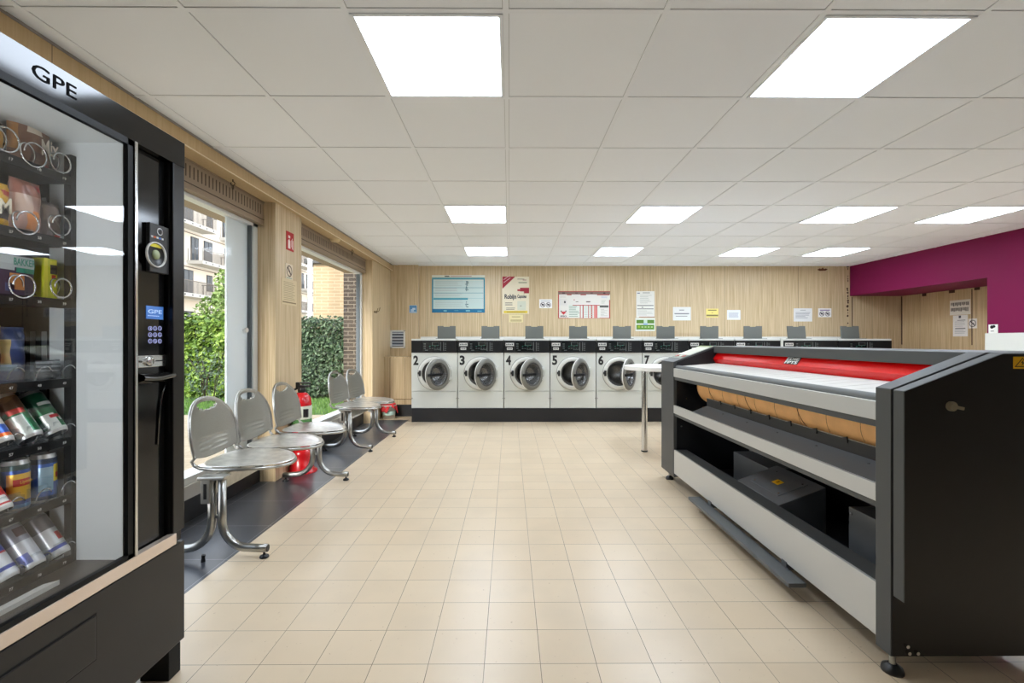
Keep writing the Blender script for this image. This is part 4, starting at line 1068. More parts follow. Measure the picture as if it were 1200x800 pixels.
mb = MB(); mb.box(-1.97, VX, .68, 1.603, .112, .454, 0, .003); mb.box(-1.95, VX - .012, .70, 1.59, .10, .113, 1)
dl = mb.build('lower_door', [LOWBLACK, MATBLACK], VM)
mb = MB(); mb.box(VX - .002, VX + .001, .78, 1.262, .272, .402, 1); mb.box(VX - .001, VX + .004, .784, 1.257, .277, .397, 0, .002); mb.build('delivery_flap', [LOWBLACK, MATBLACK], VM)
mb = MB(); mb.box(VX - .02, VX + .004, .68, 1.56, .459, .497, bev=.002); mb.build('bottom_strip', FLOORCHROME, VM)
mb = MB()
for (fx0, fx1, fy0, fy1) in ((-1.25, -1.152, 1.545, 1.600), (-1.95, -1.85, 1.545, 1.600), (-1.25, -1.152, .69, .745), (-1.95, -1.85, .69, .745)):
    mb = MB(); mb.box(fx0, fx1, fy0, fy1, 0, .101, bev=.002); mb.build('leg', MATBLACK, VM)
mb = MB()
mb.box(VX - .012, VX + .003, .70, 1.381, 1.738, 1.757); mb.box(VX - .012, VX + .003, .70, 1.381, .498, .512); mb.box(VX - .012, VX + .003, 1.362, 1.381, .498, 1.757); mb.box(VX - .012, VX + .003, .70, .73, .498, 1.757)
mb.build('glass_frame', mat('glass_frame_black', (12, 12, 12), .5, spec=.25), VM)
mb = MB(); mb.box(VX - .008, VX - .003, .73, 1.362, .512, 1.738); mb.build('glass_front', VGLASS, VM)
mb = MB(); mb.box(VX - .028, VX + .008, 1.383, 1.394, .498, 1.757, bev=.002); mb.build('chrome_strip', CHROME, VM)
mb = MB(); mb.box(-1.37, VX - .013, 1.362, 1.3945, .50, 1.745, 0)
mb.box(-1.31, -1.29, 1.345, 1.362, .50, 1.70, 1)
mb.box(-1.92, -1.37, 1.37, 1.3945, .50, 1.745, 1)
mb.box(-1.94, -1.16, .73, 1.394, 1.742, 1.756, 0)
for zl in (1.46, 1.28, 1.06, .89, .71):
    for k in range(8): mb.box(-1.40 - k * .034, -1.385 - k * .034, 1.3685, 1.371, zl - .0, zl + .12, 2)
mb.build('liner', [LINER, MATBLACK, mat('vent_slot', (120, 122, 122), .5)], VM)
mb = MB(); mb.cyl((-1.175, .742, .56), (-1.175, .742, 1.70), .008, seg=10); mb.build('lamp_tube', mat('vending_lamp', (255, 255, 255), .5, emit=(245, 250, 255), estr=26.0), VM)
mb = MB(); mb.box(-1.30, VX - .013, .73, 1.362, .493, .500, 0)
mb.prism([(-1.25, .5), (-1.205, .512), (-1.205, .50), (-1.25, .497)], .75, 1.225, mi=1); mb.build('chute_floor', [mat('chute_brown', (44, 38, 33), .35), mat('chute_reflection', (205, 204, 196), .5)], VM)  # pale strip: a reflection on the chute floor put into the colour
# payment panel fittings
XP = VX - .030
mb = MB(); mb.box(XP, XP + .004, 1.397, 1.522, .50, 1.755, bev=.001); pay = mb.build('payment_panel', GLOSSBLACK, VM)
XP += .004
def vy(px, X=None): return -(X or XP) * F / (CX - px)
def vz(px, py, X=None): return PZ(py, vy(px, X))
mb = MB(); y0, y1 = vy(172.5), vy(195); z1, z0 = vz(183, 264), vz(183, 320)
mb.box(XP, XP + .014, y0, y1, z0, z1, 0, .002); zr = vz(183.8, 300); yr = vy(183.8, XP + .014)
mb.lathe([(.041, 0), (.041, .006), (.0375, .006), (.0375, .001), (0, .001)], (XP + .014, yr, zr), (1, 0, 0), 36, mi=1, mis=[1, 1, 1, 0])
mb.lathe([(.015, 0), (.015, .0035), (0, .0035)], (XP + .0145, yr, zr), (1, 0, 0), 24, mi=2)  # greenish reflection at the reader's centre, painted as a disc
mb._add([(XP + .0158, yr + .036 * math.sin(a), zr + .036 * math.cos(a)) for a in [-.85 + 1.7 * k / 12 for k in range(13)]], [tuple(range(12, -1, -1))], 3)
mb.cyl((XP + .014, (y0 + y1) / 2, z1 - .022), (XP + .0152, (y0 + y1) / 2, z1 - .022), .012, seg=20, mi=4); mb.cyl((XP + .0148, (y0 + y1) / 2, z1 - .022), (XP + .0158, (y0 + y1) / 2, z1 - .022), .009, seg=20, mi=0)
for q in range(3): mb.box(XP + .014, XP + .0158, (y0 + y1) / 2 - .006 + q * .005, (y0 + y1) / 2 - .004 + q * .005, z1 - .027, z1 - .017, 4)
for q, m_ in enumerate((4, 5, 4, 6, 4)): mb.box(XP + .014, XP + .0152, y0 + .004 + q * .011, y0 + .012 + q * .011, z1 - .047, z1 - .041, m_)
mb.build('card_reader', [mat('reader_dark', (46, 45, 44), .45), WHITE, mat('reader_green_reflection', (150, 160, 120), .4), mat('reader_yellow', (220, 205, 40), .5), mat('reader_white', (200, 200, 200), .5), mat('reader_orange', (200, 90, 40), .5), mat('reader_blue', (80, 120, 200), .5)], pay)
mb = MB(); y0, y1 = vy(172.8), vy(192.3); z1, z0 = vz(183, 359), vz(183, 374)
mb.box(XP, XP + .002, y0, y1, z0, z1, 0); mb.text('GPE', (XP + .0026, y0 + .006, z0 + .018), (0, 1, 0), (0, 0, 1), y1 - y0 - .012, .013, 1, .01)
for q in range(7): mb.box(XP + .002, XP + .0026, y0 + .006 + q * .007, y0 + .010 + q * .007, z0 + .009, z0 + .012, 1)
mb.build('screen', [mat('screen_blue', (60, 105, 170), .3, emit=(70, 120, 195), estr=.22), mat('screen_text', (190, 210, 235), .3, emit=(190, 215, 245), estr=.2)], pay)
mb = MB()
for r_ in range(3):
    for c_ in range(3):
        px = 177.5 + 5.6 * c_; py = 384.8 + 7.4 * r_; yk, zk = vy(px), vz(px, py)
        mb.lathe([(.0075, 0), (.0075, .002), (.0058, .002), (.0058, .001), (0, .001)], (XP, yk, zk), (1, 0, 0), 16, mi=0, mis=[0, 0, 0, 1])
        mb.text(str(r_ * 3 + c_ + 1), (XP + .0022, yk - .0022, zk - .0036), (0, 1, 0), (0, 0, 1), .0044, .0072, 0, .02)
mb.build('keypad', [mat('key_light', (150, 152, 190), .5, emit=(140, 145, 200), estr=.25), BLACK], pay)
mb = MB(); y0, y1 = vy(161.8), vy(198.5); z1, z0 = vz(180, 416), vz(180, 429.5)
mb.box(XP, XP + .006, y0, y1, z0, z1, 0, .0015); zc = (z0 + z1) / 2; yc_ = vy(173.5)
mb.lathe([(.016, 0), (.016, .006), (.012, .01), (0, .01)], (XP + .006, yc_, zc), (1, 0, 0), 20); mb.box(XP + .006, XP + .0125, yc_ - .032, yc_ + .02, zc - .003, zc + .004, 0, .001)
mb.box(XP + .0055, XP + .0065, vy(182), vy(192), zc - .002, zc + .002, 1); mb.box(XP + .012, XP + .017, yc_ - .002, yc_ + .003, zc - .013, zc + .013, 0, .001)
mb.build('coin_slot', [CHROME, MATBLACK], pay)
mb = MB(); zz = vz(180, 441)
mb.grid(lambda u, v: (XP + .001 + .028 * math.sin(math.pi * v) ** .7, y0 + (y1 - y0) * u, zz - .016 + .032 * v - .006 * math.sin(math.pi * u)), 12, 10)
mb.tube([(XP + .003, vy(197), vz(197, 446)), (XP + .004, vy(191), vz(191, 458)), (XP + .004, vy(188), vz(188, 475)), (XP + .003, vy(185.5), vz(185.5, 520))], .0035, 6)
mb.build('change_cup', mat('cup_black', (30, 29, 28), .15, spec=.7, coat=.4), pay)

# trays, spirals
XT = -1.292
TZ = [1.624, 1.437, 1.262, 1.033, .861, .693, .514]
COLY = [1.105, 1.181, 1.252, 1.322]
for q, tz in enumerate(TZ):
    mb = MB(); mb.box(-1.90, XT, .735, 1.344, tz - .012, tz - .006, 0); mb.box(XT - .004, XT + .004, .735, 1.346, tz - .016, tz + .010, 0, .001)
    for k, yy in enumerate(COLY + [1.033, .96, .89, .82]):
        mb.text('%d%d' % (q + 1 if q != 0 else 1, 7 + (k + 2) % 3), (XT + .0056, yy - .0045, tz - .007), (0, 1, 0), (0, 0, 1), .010, .0075, 1, .02)
    if q >= 3:
        for yy in (1.146, 1.217, 1.287): mb.box(-1.60, XT + .002, yy - .001, yy + .001, tz - .006, tz + .05, 3)
    mb.build('tray', [mat('tray_black', (11, 11, 11), .6, spec=.2), mat('tag_grey', (205, 205, 200), .6), INKD, CLEARP], VM)


def spiral(yc_, zc_, r_, turns=5, pitch=.06):
    mb = MB(); pts = []
    for k in range(turns * 20 + 1):
        a = 2 * math.pi * k / 20 - math.pi / 2; pts.append((XT + .012 - (.010 * k / 20 if k < 20 else .010 + pitch * (k - 20) / 20), yc_ + r_ * math.sin(a), zc_ + r_ * math.cos(a)))
    mb.tube(pts, .0022, 5); return mb.build('spiral', CHROME, VM)


for (px, py, r_) in ((8, 165, .030), (41, 183, .031), (72, 192, .027), (32, 262, .030), (71, 265, .028), (28, 336, .030), (73, 338, .027)):
    yy = -XT * F / (CX - px); spiral(yy, PZ(py, yy), r_)
for row in (3, 4, 5, 6):
    for yy in COLY[1:]:
        mb = MB(); zt = TZ[row]; mb.box(XT + .003, XT + .005, yy - .030, yy + .024, zt + .008, zt + .062, 0)
        mb.build('product_guard', CLEARP, VM)
        mb = MB(); mb.tube([(XT - .002 + .004 * math.sin(a), yy + .02 - .022 * math.cos(a), zt + .018 + .030 * math.sin(a)) for a in [math.pi * k / 12 for k in range(11)]], .0018, 5); mb.build('spiral_end', CHROME, VM)


# ---- goods in the machine
def bag(label, y, z, w, h, cols, x=-1.33, lean=0.0, extra=(), th=.045, text=None, group='snack bags in the vending machine', twist=0.0):
    """a pillow bag standing on its lower seam, facing the glass"""
    mb = MB(); bm_mats = [mat('bag_%d_%d_%d' % c, c, .3, spec=.6) for c in cols]; nu, nv = 14, 18
    rr = random.Random(sum(cols[0]) + int(h * 1000))
    ph = [rr.uniform(0, 6) for _ in range(4)]
    def side(sg):
        def fn(u, v):
            a, b = 2 * u - 1, 2 * v - 1
            puff = max(0, (1 - abs(a) ** 2.5)) ** .7 * max(0, (1 - abs(b) ** 4)) ** .8
            wr = .004 * math.sin(9 * a + ph[0] + 3 * b) * (abs(b) > .6) + .003 * math.sin(7 * b + ph[1] + 4 * a)
            wy = w / 2 * (1 - .05 * (1 - abs(b) ** 3))
            return (x + lean * (1 - v) * h + sg * (th / 2) * puff + wr * puff - .0 * twist, y + a * wy, z + v * h)
        return fn
    f0 = len(mb.bm.faces)
    mb.grid(side(1), nu, nv)
    mb.bm.faces.ensure_lookup_table()
    for i in range(nu):
        for j in range(nv):
            a, b = (i + .5) / nu, (j + .5) / nv; m_ = 0
            for (u0, v0, u1, v1, ci) in extra:
                if u0 <= a <= u1 and v0 <= b <= v1: m_ = ci
            mb.bm.faces[f0 + i * nv + j].material_index = m_
    mb.grid(side(-1), nu, nv)
    bmesh.ops.remove_doubles(mb.bm, verts=mb.bm.verts[:], dist=.0002)
    if text:
        s, u0, v0, tw, thh, ci = text
        fx = x + lean * (1 - v0) * h + th / 2 + .004
        mb.text(s, (fx, y + (2 * u0 - 1) * w / 2, z + v0 * h), Vector((0, 1, .25)).normalized(), Vector((-abs(lean) * .5, 0, 1)).normalized(), tw, thh, ci, .02)
    return tag(recentre(mb.build('snack_bag', bm_mats)), label, 'snack bag', group)


def yrow(px, X=-1.33): return -X * F / (CX - px)


bag('brown snack bag with white oval on the top shelf of the vending machine', 1.280, TZ[0] + .002, .118, .165, [(128, 88, 62), (226, 214, 196), (176, 122, 60), (150, 44, 40), (96, 62, 44)], x=-1.345,
    extra=((.28, .62, .66, .80, 1), (0, .3, .16, 1, 2), (.55, 0, 1, .16, 3), (.35, .12, .7, .34, 4)), text=('Mix', .58, .30, .05, .045, 1))
bag('dark snack bag with yellow patch on the top shelf, beside the brown bag', 1.160, TZ[0] + .002, .115, .10, [(62, 56, 50), (214, 160, 60), (150, 140, 130)], x=-1.345, extra=((.45, .3, .9, .7, 1), (.1, .1, .4, .3, 2)))
bag('yellow snack bag with black lettering on the second shelf', 1.182, TZ[1] + .002, .062, .125, [(228, 176, 40), (40, 34, 30), (236, 226, 200), (200, 60, 40)], x=-1.33, extra=((.15, .25, .85, .55, 1), (.5, .7, .9, .85, 3)), text=('M', .3, .30, .03, .04, 2))
bag('pink and beige snack bag on the second shelf', 1.250, TZ[1] + .002, .080, .150, [(196, 156, 140), (214, 186, 168), (160, 104, 88), (232, 150, 80), (196, 40, 52)], x=-1.325, extra=((.0, .75, 1, 1, 2), (.35, .1, .7, .45, 3), (.75, .82, 1, .95, 4), (.1, .4, .5, .7, 1)))
bag('dark brown snack bag with a red corner on the second shelf', 1.314, TZ[1] + .002, .060, .110, [(98, 82, 72), (128, 112, 100), (206, 52, 48), (70, 58, 50)], x=-1.325, extra=((.1, .5, .6, .9, 1), (.6, 0, 1, .14, 2), (.2, .1, .6, .3, 3)))


def carton(label, y0, y1, z0, h, d, cols, parts, texts=()):
    mb = MB(); ms = [mat('carton_%d_%d_%d' % c, c, .35) for c in cols]; x = -1.318
    mb.box(x - d, x, y0, y1, z0, z0 + h, 0, .002)
    w = y1 - y0
    for (a, b, c, e, m_) in parts: mb.box(x - .001, x + .0008, y0 + a * w, y0 + c * w, z0 + b * h, z0 + e * h, m_)
    for (s, a, b, tw, th, m_) in texts: mb.text(s, (x + .0014, y0 + a * w, z0 + b * h), (0, 1, 0), (0, 0, 1), tw, th, m_, .02)
    return tag(recentre(mb.build('snack_carton', ms)), label, 'snack carton', 'snack cartons in the vending machine')


carton('purple, silver and green carton on the third shelf', 1.178, 1.268, TZ[2] + .0105, .108, .05, [(58, 44, 62), (176, 182, 180), (30, 132, 106), (196, 128, 60), (60, 70, 110)],
       [(0.05, .62, .45, .98, 1), (.45, .70, 1, .98, 1), (.5, .58, 1, .70, 2), (.32, .15, .72, .55, 3), (.2, .1, .45, .3, 4)], [('BAKKER', .42, .76, .055, .019, 2)])
carton('narrow yellow and lime carton on the third shelf', 1.296, 1.334, TZ[2] + .0105, .115, .05, [(206, 208, 30), (232, 224, 60), (40, 36, 34), (190, 60, 40)],
       [(0, 0, .25, 1, 1), (.45, .62, .95, .85, 2), (.55, .50, .85, .6, 3), (.4, .86, .9, .95, 1)])
bag('lime green pouch on the fourth shelf', 1.175, TZ[3] + .002, .070, .15, [(108, 176, 36), (150, 214, 60), (52, 92, 30), (190, 40, 60)], x=-1.37, extra=((.2, .5, .8, .8, 1), (0, 0, 1, .3, 3)), group='pouches in the vending machine')
bag('brown pouch with yellow top on the fourth shelf', 1.228, TZ[3] + .002, .055, .185, [(92, 70, 46), (210, 196, 50), (196, 160, 100)], x=-1.40, extra=((0, .84, 1, 1, 1), (.3, .45, .8, .7, 2)), group='pouches in the vending machine')
bag('blue pouch on the fourth shelf', 1.272, TZ[3] + .002, .075, .155, [(58, 72, 120), (196, 170, 110), (84, 100, 150), (150, 170, 190)], x=-1.39, extra=((0, .35, .25, .75, 1), (.3, .6, .7, .8, 2), (.1, .2, .5, .34, 3)), group='pouches in the vending machine')
bag('black and white striped bag low on the fourth shelf', 1.310, TZ[3] + .002, .070, .062, [(62, 64, 66), (150, 152, 154), (30, 30, 32)], x=-1.322, extra=((0, .5, 1, .58, 1), (0, .68, 1, .76, 1), (0, .84, 1, .92, 1), (.3, .1, .7, .35, 2)), group='pouches in the vending machine')


def can(label, pos, axis, cols, bands, r=.029, L=.115, patch=(), roll=0.0, text=None):
    """cols[0] body; bands (h0,h1,ci) along the can; patches (a0,a1,h0,h1,ci) on its side"""
    ms = [mat('can_%d_%d_%d' % c, c, .28, .35) for c in cols]
    mb = MB(); n = 28; N = 24
    prof = [(r, L * k / N) for k in range(N + 1)]
    d = Vector(axis).normalized(); o = Vector(pos)
    u = (Vector((1, 0, 0)) - d * d.x); u = (u if u.length > .2 else Vector((0, 0, 1)) - d * d.z).normalized(); w = d.cross(u)
    rings = [[mb.bm.verts.new(o + d * h + (u * math.cos(2 * math.pi * k / n) + w * math.sin(2 * math.pi * k / n)) * rr) for k in range(n)] for rr, h in prof]
    for i in range(N):
        for k in range(n):
            hh = (i + .5) / N; m_ = 0
            for (h0, h1, ci) in bands:
                if h0 <= hh < h1: m_ = ci
            a = (k + .5) / n * 360; a = a - 360 if a > 180 else a
            for (a0, a1, h0, h1, ci) in patch:
                if a0 <= a <= a1 and h0 <= hh < h1: m_ = ci
            f = mb.bm.faces.new([rings[i][k], rings[i][(k + 1) % n], rings[i + 1][(k + 1) % n], rings[i + 1][k]]); f.material_index = m_; f.smooth = True
    b = mb.build('drink_can', ms)
    mb = MB(); mb.lathe([(r, 0), (r * .93, -.006), (r * .90, -.008), (r * .84, -.008), (r * .80, .0), (r * .5, .008), (0, .010)], o, d, n, mis=[0, 0, 0, 1, 1, 1])
    mb.lathe([(r, L), (r * .86, L + .009), (r * .86, L + .012), (r * .80, L + .012), (r * .78, L + .007), (0, L + .007)], o, d, n)
    c_ = Vector(b.data.vertices[0].co); zc = min(v.co.z for v in b.data.vertices)
    recentre(b); e = mb.build('can_ends', [mat('can_alu', (214, 214, 212), .3, .6), mat('can_base_shade', (92, 92, 92), .35, .8)], b)  # shade and dark reflection in the hollow can base put into its colour
    if text:
        s, h0, tw, th, ci = text
        mb = MB(); mb.text(s, o + d * (L * h0) + u * (r + .0008) - w * tw / 2, w, d, tw, th, 0, .015); mb.build('can_lettering', ms[ci], b)
    return tag(b, label, 'drink can', 'drink cans in the vending machine')


def lying(label, yb, zb, cols, bands, patch=(), r=.029, L=.118):
    # base of the can at the front, axis rising to the back
    ax = Vector((-.55, -.04, .83)); return can(label, (-1.302, yb, zb), ax, cols, bands, r, L, patch)


lying('orange can tilted on the fifth shelf', 1.168, TZ[4] + .030, [(226, 104, 28), (240, 236, 226), (60, 100, 190), (190, 70, 20)], [(0, .05, 1), (.85, 1, 3)], ((-60, 60, .35, .6, 1), (-40, 40, .12, .32, 2)))
lying('green and white can tilted on the fifth shelf, beside the orange can', 1.240, TZ[4] + .030, [(30, 110, 66), (222, 228, 220), (96, 70, 48), (200, 60, 50)], [(0, .05, 1), (.62, 1, 2)], ((-90, -10, .05, .5, 1), (20, 60, .25, .5, 1), (-60, 10, .55, .66, 3)))
lying('dark green can tilted on the fifth shelf, nearest the payment panel', 1.310, TZ[4] + .030, [(24, 104, 62), (226, 230, 224), (18, 76, 50), (196, 50, 56)], [(0, .05, 1), (.6, 1, 2)], ((-70, 0, .06, .42, 1), (10, 60, .2, .35, 1), (-20, 20, .28, .38, 3), (-40, 40, .68, .76, 1)))
can('blue and yellow iced tea can standing on the sixth shelf', (-1.335, 1.236, TZ[5] + .012), (0, 0, 1), [(40, 76, 150), (226, 178, 60), (30, 60, 60), (190, 40, 40), (120, 170, 214)], [(0, .1, 4), (.86, 1, 2)], patch=((-75, 45, .16, .80, 1), (-55, 25, .52, .66, 3), (50, 90, .1, .8, 4)), text=('Lipton', .54, .03, .011, 1))
can('light blue can with a yellow label standing on the sixth shelf', (-1.328, 1.303, TZ[5] + .012), (0, 0, 1), [(50, 92, 170), (230, 206, 60), (30, 50, 80), (200, 50, 44), (150, 180, 196)], [(0, .1, 2), (.86, 1, 2)], patch=((5, 80, .40, .84, 1), (15, 70, .50, .62, 3), (-60, 0, .2, .8, 4)), text=None)
lying('red can tilted on the sixth shelf', 1.165, TZ[5] + .026, [(200, 40, 46), (235, 232, 226), (150, 26, 32)], [(0, .05, 1), (.8, 1, 2)], ((-20, 30, .1, .25, 1),))
lying('silver can with a blue and red band on the bottom shelf', 1.180, TZ[6] + .026, [(214, 216, 218), (56, 76, 170), (196, 40, 50), (120, 130, 180)], [(.12, .2, 1), (.48, .56, 2), (.56, 1, 1)])
lying('silver energy drink can on the bottom shelf, middle of three', 1.248, TZ[6] + .026, [(206, 208, 212), (110, 120, 180), (150, 150, 158), (96, 70, 70)], [(.6, 1, 2)], ((-80, -20, .06, .3, 1), (-30, 40, .7, .9, 3)))
lying('silver can with a blue rim on the bottom shelf, nearest the payment panel', 1.318, TZ[6] + .024, [(210, 212, 214), (64, 84, 176), (120, 116, 120), (190, 60, 66)], [(.08, .16, 1), (.62, 1, 2)], ((0, 50, .28, .5, 3),))

# ================================================================== OUTSIDE
mb = MB(); mb.box(-12, -2.3, -6, 7.9, -.25, -.12); struct(mb.build('path_1', bricks('paving_beige', (168, 154, 130), (158, 142, 118), (138, 124, 102), .2, .1, .004, 'xy')), 'beige paving outside the windows', 'paving')
mb = MB(); mb.box(-40, -2.3, -40, 90, -.45, -.25); struct(mb.build('ground', mat('ground_earth', (120, 112, 90), .9)), 'ground beyond the windows', 'ground')
mb = MB(); mb.box(-14, -2.35, 7.9, 10.25, -.25, -.13)
rr = random.Random(9)
for k in range(10000):
    x, y = rr.uniform(-13.5, -2.4), rr.uniform(7.9, 10.2); a = rr.uniform(0, 6.28); h = rr.uniform(.04, .09); dx_, dy_ = .008 * math.cos(a), .008 * math.sin(a)
    mb._add([(x - dx_, y - dy_, -.13), (x + dx_, y + dy_, -.13), (x + rr.uniform(-.02, .02), y + rr.uniform(-.02, .02), -.13 + h)], [(0, 1, 2)], 1)
tag(mb.build('grass', [mat('lawn_green', (76, 108, 42), .9, vary=.12, vscale=3), leafmat('grass_blades', (60, 98, 34), (84, 120, 46), (112, 144, 66))]), 'strip of green lawn in front of the hedges', 'grass', kind='stuff')


def leaves(mb, n, fn, size, mi=0, rr=None):
    rr = rr or random.Random(1)
    for _ in range(n):
        c, out = fn(rr); nrm = (out + Vector((rr.gauss(0, .6), rr.gauss(0, .6), rr.gauss(0, .6)))).normalized()
        u = nrm.orthogonal().normalized(); u.rotate(Matrix.Rotation(rr.uniform(0, 6.28), 3, nrm)); w = nrm.cross(u); s = size * rr.uniform(.6, 1.3)
        b = nrm * s * .18
        mb._add([c - u * s, c + w * s * .5 + b, c + u * s, c - w * s * .5 + b], [(0, 1, 2, 3)], mi)


def hedge(name, label, x0, x1, y0, y1, zt, m, core, n, size, seed, bulge=.12):
    mb = MB(); mb.box(x0 + .1, x1 - .1, y0 + .15, y1 - .1, -.25, zt - .15, 1)
    def fn(rr):
        f = rr.random(); x = rr.uniform(x0, x1); z = rr.uniform(-.1, zt)
        bump = bulge * (math.sin(x * 5.1 + z * 3) + math.sin(x * 11 - z * 7) * .6 + math.sin(z * 13 + x * 3) * .4) * .5
        if f < .72: return Vector((x, y0 - bump + rr.uniform(0, .12), z)), Vector((0, -1, .35))
        if f < .9: return Vector((x, rr.uniform(y0, y1), zt + bump + rr.uniform(-.1, .08))), Vector((0, -.2, 1))
        sx = rr.choice((x0, x1)); return Vector((sx + rr.uniform(-.06, .06), rr.uniform(y0, y1), z)), Vector((1 if sx == x1 else -1, 0, .3))
    leaves(mb, n, fn, size, 0, random.Random(seed))
    return tag(recentre(mb.build(name, [m, core])), label, 'hedge')


LM1 = leafmat('maple_leaf', (58, 86, 22), (92, 124, 36), (140, 164, 70)); LM2 = leafmat('holly_leaf', (24, 44, 24), (44, 70, 40), (108, 130, 98))
CORE = mat('hedge_core', (34, 52, 20), .95)
hedge('hedge', 'bright yellow-green leafy hedge seen through the first window', -14.0, -5.75, 10.45, 11.3, 1.62, LM1, CORE, 20000, .075, 21, .18)
hedge('hedge', 'dark small-leaved hedge seen through the second window', -5.5, -3.35, 10.55, 11.3, 1.62, LM2, mat('hedge_core_dark', (22, 34, 20), .95), 9000, .045, 22, .08)
mb = MB(); mb.tube([(-7.5, 12.8, -.25), (-7.5, 12.8, 1.0), (-7.45, 12.8, 2.0)], [.05, .04, .02], 8, 0)
TR = root('garden_tree', 'small light green tree rising behind the yellow-green hedge', 'tree', (-7.5, 12.8, -.25)); mb.build('trunk', mat('bark', (90, 74, 56), .9), TR)
mb = MB()
def crown(rr):
    v = Vector((rr.gauss(0, 1), rr.gauss(0, 1), rr.gauss(0, 1))).normalized(); q = rr.uniform(.45, 1) ** .5
    k = 1 + .25 * math.sin(5 * v.x + 3 * v.z)
    return Vector((-7.75 + v.x * .80 * q * k, 12.8 + v.y * .6 * q * k, 1.95 + v.z * 1.05 * q * k)), v
leaves(mb, 2600, crown, .075, 0, random.Random(31)); mb.build('crown', leafmat('tree_leaf', (86, 114, 44), (116, 142, 68), (156, 174, 108)), TR)
mb = MB(); rr = random.Random(13)
for k in range(9):
    x = -6.35 + rr.uniform(-.15, .15); mb.tube([(x, 9.6, -.14), (x + rr.uniform(-.1, .1), 9.6 + rr.uniform(-.1, .1), .35), (x + rr.uniform(-.35, .35), 9.6 + rr.uniform(-.2, .2), .85 + rr.uniform(-.2, .2))], [.012, .009, .004], 5, 0)
BS = root('thin_shrub', 'thin dark-stemmed shrub on the lawn in front of the yellow-green hedge', 'shrub', (-6.35, 9.6, -.13)); mb.build('stems', mat('stem_dark', (62, 56, 44), .9), BS)
mb = MB(); leaves(mb, 260, lambda r: (Vector((-6.35 + r.gauss(0, .25), 9.6 + r.gauss(0, .15), .45 + r.gauss(0, .28))), Vector((0, -1, .3))), .04, 0, random.Random(2)); mb.build('foliage', LM2, BS)

# dark brick pier outside the second window
mb = MB(); mb.box(-3.24, -2.88, 8.9, 9.4, -.25, 4.2)
tag(recentre(mb.build('brick_pier', bricks('dark_brick', (62, 53, 46), (50, 43, 38), (122, 113, 100), .23, .075, .007))), 'dark brown brick pier outside the second window', 'brick pier')
# tan brick house
TH = root('brick_house', 'low tan brick house with a dark roof edge behind the dark hedge', 'house', (-5.6, 17, -.25))
mb = MB(); mb.box(-6.45, -3.2, 15, 19, -.25, 3.70); mb.build('wall', bricks('tan_brick', (176, 154, 122), (166, 144, 112), (190, 172, 144), .42, .105, .012), TH)
mb = MB(); mb.box(-6.7, -3.0, 14.85, 19.2, 3.70, 3.86, 0, .01); mb.box(-6.6, -3.1, 15.2, 19, 3.86, 4.9, 1); mb.build('roof_edge', [mat('fascia_dark', (70, 70, 68), .6), mat('roof_blue_grey', (188, 198, 204), .6)], TH)
mb = MB(); mb.tube([(-6.0, 14.99, 1.60), (-5.8, 14.98, 1.72), (-5.55, 14.98, 1.95)], .012, 5); mb.build('cable', mat('cable_dark', (80, 72, 60), .8), TH)
mb = MB(); Yp = 13.5; mb.cyl((PX(364, Yp), Yp, -.25), (PX(364, Yp), Yp, 5.2), .065, seg=16)
for zz in (1.2, 2.6, 3.55): mb.cyl((PX(364, Yp), Yp, zz), (PX(364, Yp), Yp, zz + .06), .080, seg=16, mi=0)
mb.cyl((PX(360.7, Yp), Yp + .1, -.25), (PX(360.7, Yp), Yp + .1, 5.2), .03, seg=8, mi=1)
tag(recentre(mb.build('lamp_mast', [mat('mast_white', (214, 216, 218), .4), mat('mast_dark', (96, 100, 104), .5)])), 'slim pale mast standing at the corner of the tan house', 'mast')

# apartment block, facade on the plane x = -28
AX = -28
AP = root('apartment_building', 'pale apartment block with balconies across the street', 'building', (AX - 5, 48, -.25))
mb = MB(); mb.box(AX - 8, AX, 24, 78, -.25, 16.5, 0)
for zz in (4.75, 7.75, 10.75, 13.5): mb.box(AX - .02, AX + .05, 24, 78, zz, zz + .22, 1)
for zz in (7.62, 10.62, 13.38): mb.box(AX - .02, AX + .03, 24, 78, zz, zz + .06, 2)
mb.build('facade', [mat('facade_cream', (244, 232, 216), .8, vary=.03, vscale=.4), mat('facade_white', (236, 232, 224), .7), mat('facade_joint', (110, 100, 92), .8)], AP)
mb = MB(); mb.box(AX - 8.2, AX + .25, 23.8, 78.2, 16.5, 16.9); mb.build('roof', mat('roof_white', (225, 225, 222), .7), AP)
WGL = mat('dark_window', (56, 66, 74), .12, spec=.7); WFR = mat('dark_window_frame', (40, 40, 42), .5); LOG = mat('loggia_white', (226, 224, 220), .7)
def win(y0, y1, z0, z1):
    mb = MB(); mb.box(AX - .02, AX + .04, y0, y1, z0, z1, 1); w = mb.build('window', [WGL, WFR], AP)
    mb = MB(); m = (y0 + y1) / 2; mb.box(AX + .03, AX + .05, y0 + .08, m - .04, z0 + .08, z1 - .08); mb.box(AX + .03, AX + .05, m + .04, y1 - .08, z0 + .08, z1 - .08); mb.build('glazing', WGL, w)
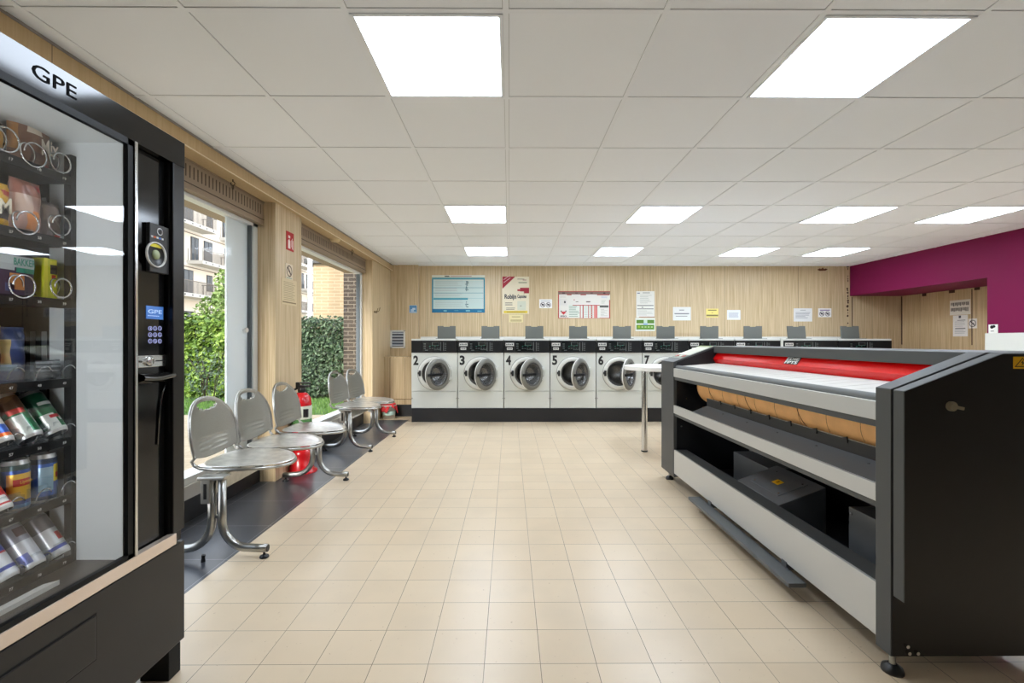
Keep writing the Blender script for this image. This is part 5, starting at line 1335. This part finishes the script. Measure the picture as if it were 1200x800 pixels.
def balcony(y0, y1, z, fill):
    mb = MB(); mb.box(AX, AX + 1.4, y0, y1, z, z + .30, 0)
    n = int((y1 - y0) / .9)
    for k in range(n): mb.cyl((AX + 1.4, y0 + .45 + k * .9, z + .15), (AX + 1.415, y0 + .45 + k * .9, z + .15), .07, seg=10, mi=1)
    b = mb.build('balcony', [mat('balcony_concrete', (208, 204, 196), .7), WFR], AP)
    mb = MB(); mb.box(AX + 1.32, AX + 1.38, y0 + .02, y1 - .02, z + 1.32, z + 1.38)
    yy = y0 + .05
    while yy < y1 - .02: mb.box(AX + 1.335, AX + 1.365, yy, yy + .03, z + .30, z + 1.32); yy += .13
    for xx in (.1, .4, .7, 1.0):
        mb.box(AX + xx, AX + xx + .03, y1 - .05, y1 - .02, z + .3, z + 1.35); mb.box(AX + xx, AX + xx + .03, y0 + .02, y0 + .05, z + .3, z + 1.35)
    mb.box(AX, AX + 1.35, y1 - .06, y1 - .02, z + 1.32, z + 1.38)
    mb.build('railing', mat('railing_grey', (120, 112, 104), .5), b)
for z in (4.9, 7.9, 10.9):
    for y0, shift in ((30, 0), (37.0, 0), (44.0, 0), (51, 0), (58, 0), (65, 0)):
        yo = y0 + (2.6 if z == 7.9 else 0)
        balcony(yo, yo + 4.6, z, 0); win(yo + .5, yo + 1.5, z + .3, z + 2.5); win(yo + 2.2, yo + 3.4, z + .3, z + 2.5)
        win(yo + 5.2, yo + 6.0, z + .9, z + 2.4)
for y0 in (32, 39, 46, 53, 60): win(y0, y0 + 1.4, 1.6, 3.8)

# ================================================================== LIGHT, SKY, CAMERA
W = bpy.data.worlds.new('sky'); SC.world = W; W.use_nodes = True
nt = W.node_tree; bg = nt.nodes['Background']
tc = nt.nodes.new('ShaderNodeTexCoord'); sp = nt.nodes.new('ShaderNodeSeparateXYZ'); rp = nt.nodes.new('ShaderNodeValToRGB')
rp.color_ramp.elements[0].position = 0.0; rp.color_ramp.elements[0].color = (1.0, .98, .95, 1); rp.color_ramp.elements[1].position = .6; rp.color_ramp.elements[1].color = (.72, .84, 1.0, 1)
nt.links.new(tc.outputs['Generated'], sp.inputs[0]); nt.links.new(sp.outputs['Z'], rp.inputs['Fac']); nt.links.new(rp.outputs['Color'], bg.inputs['Color'])
bg.inputs['Strength'].default_value = 1.25
sun = bpy.data.lights.new('sun', 'SUN'); sun.energy = 2.2; sun.angle = .35; sun.color = (1, .95, .86)
so = bpy.data.objects.new('sun', sun); COL.objects.link(so); so.location = (10, -12, 20)
so.rotation_euler = Vector((.15, .86, -.46)).to_track_quat('-Z', 'Y').to_euler()

cam = bpy.data.cameras.new('camera'); cam.sensor_width = 36; cam.lens = F / 1200 * 36; cam.clip_start = .05; cam.clip_end = 300
co = bpy.data.objects.new('camera', cam); COL.objects.link(co); co.location = (0, 0, CZ)
co.rotation_euler = (math.radians(90), 0, -math.atan(3 / F))
SC.camera = co
vs = SC.view_settings; vs.view_transform = 'Standard'; vs.look = 'None'; vs.gamma = 1; vs.use_curve_mapping = False; vs.exposure = 1.22
cy = SC.cycles
cy.use_denoising = True; cy.max_bounces = 10; cy.diffuse_bounces = 5; cy.glossy_bounces = 5; cy.transparent_max_bounces = 24; cy.sample_clamp_indirect = 6
try: cy.denoiser = 'OPENIMAGEDENOISE'
except Exception: pass
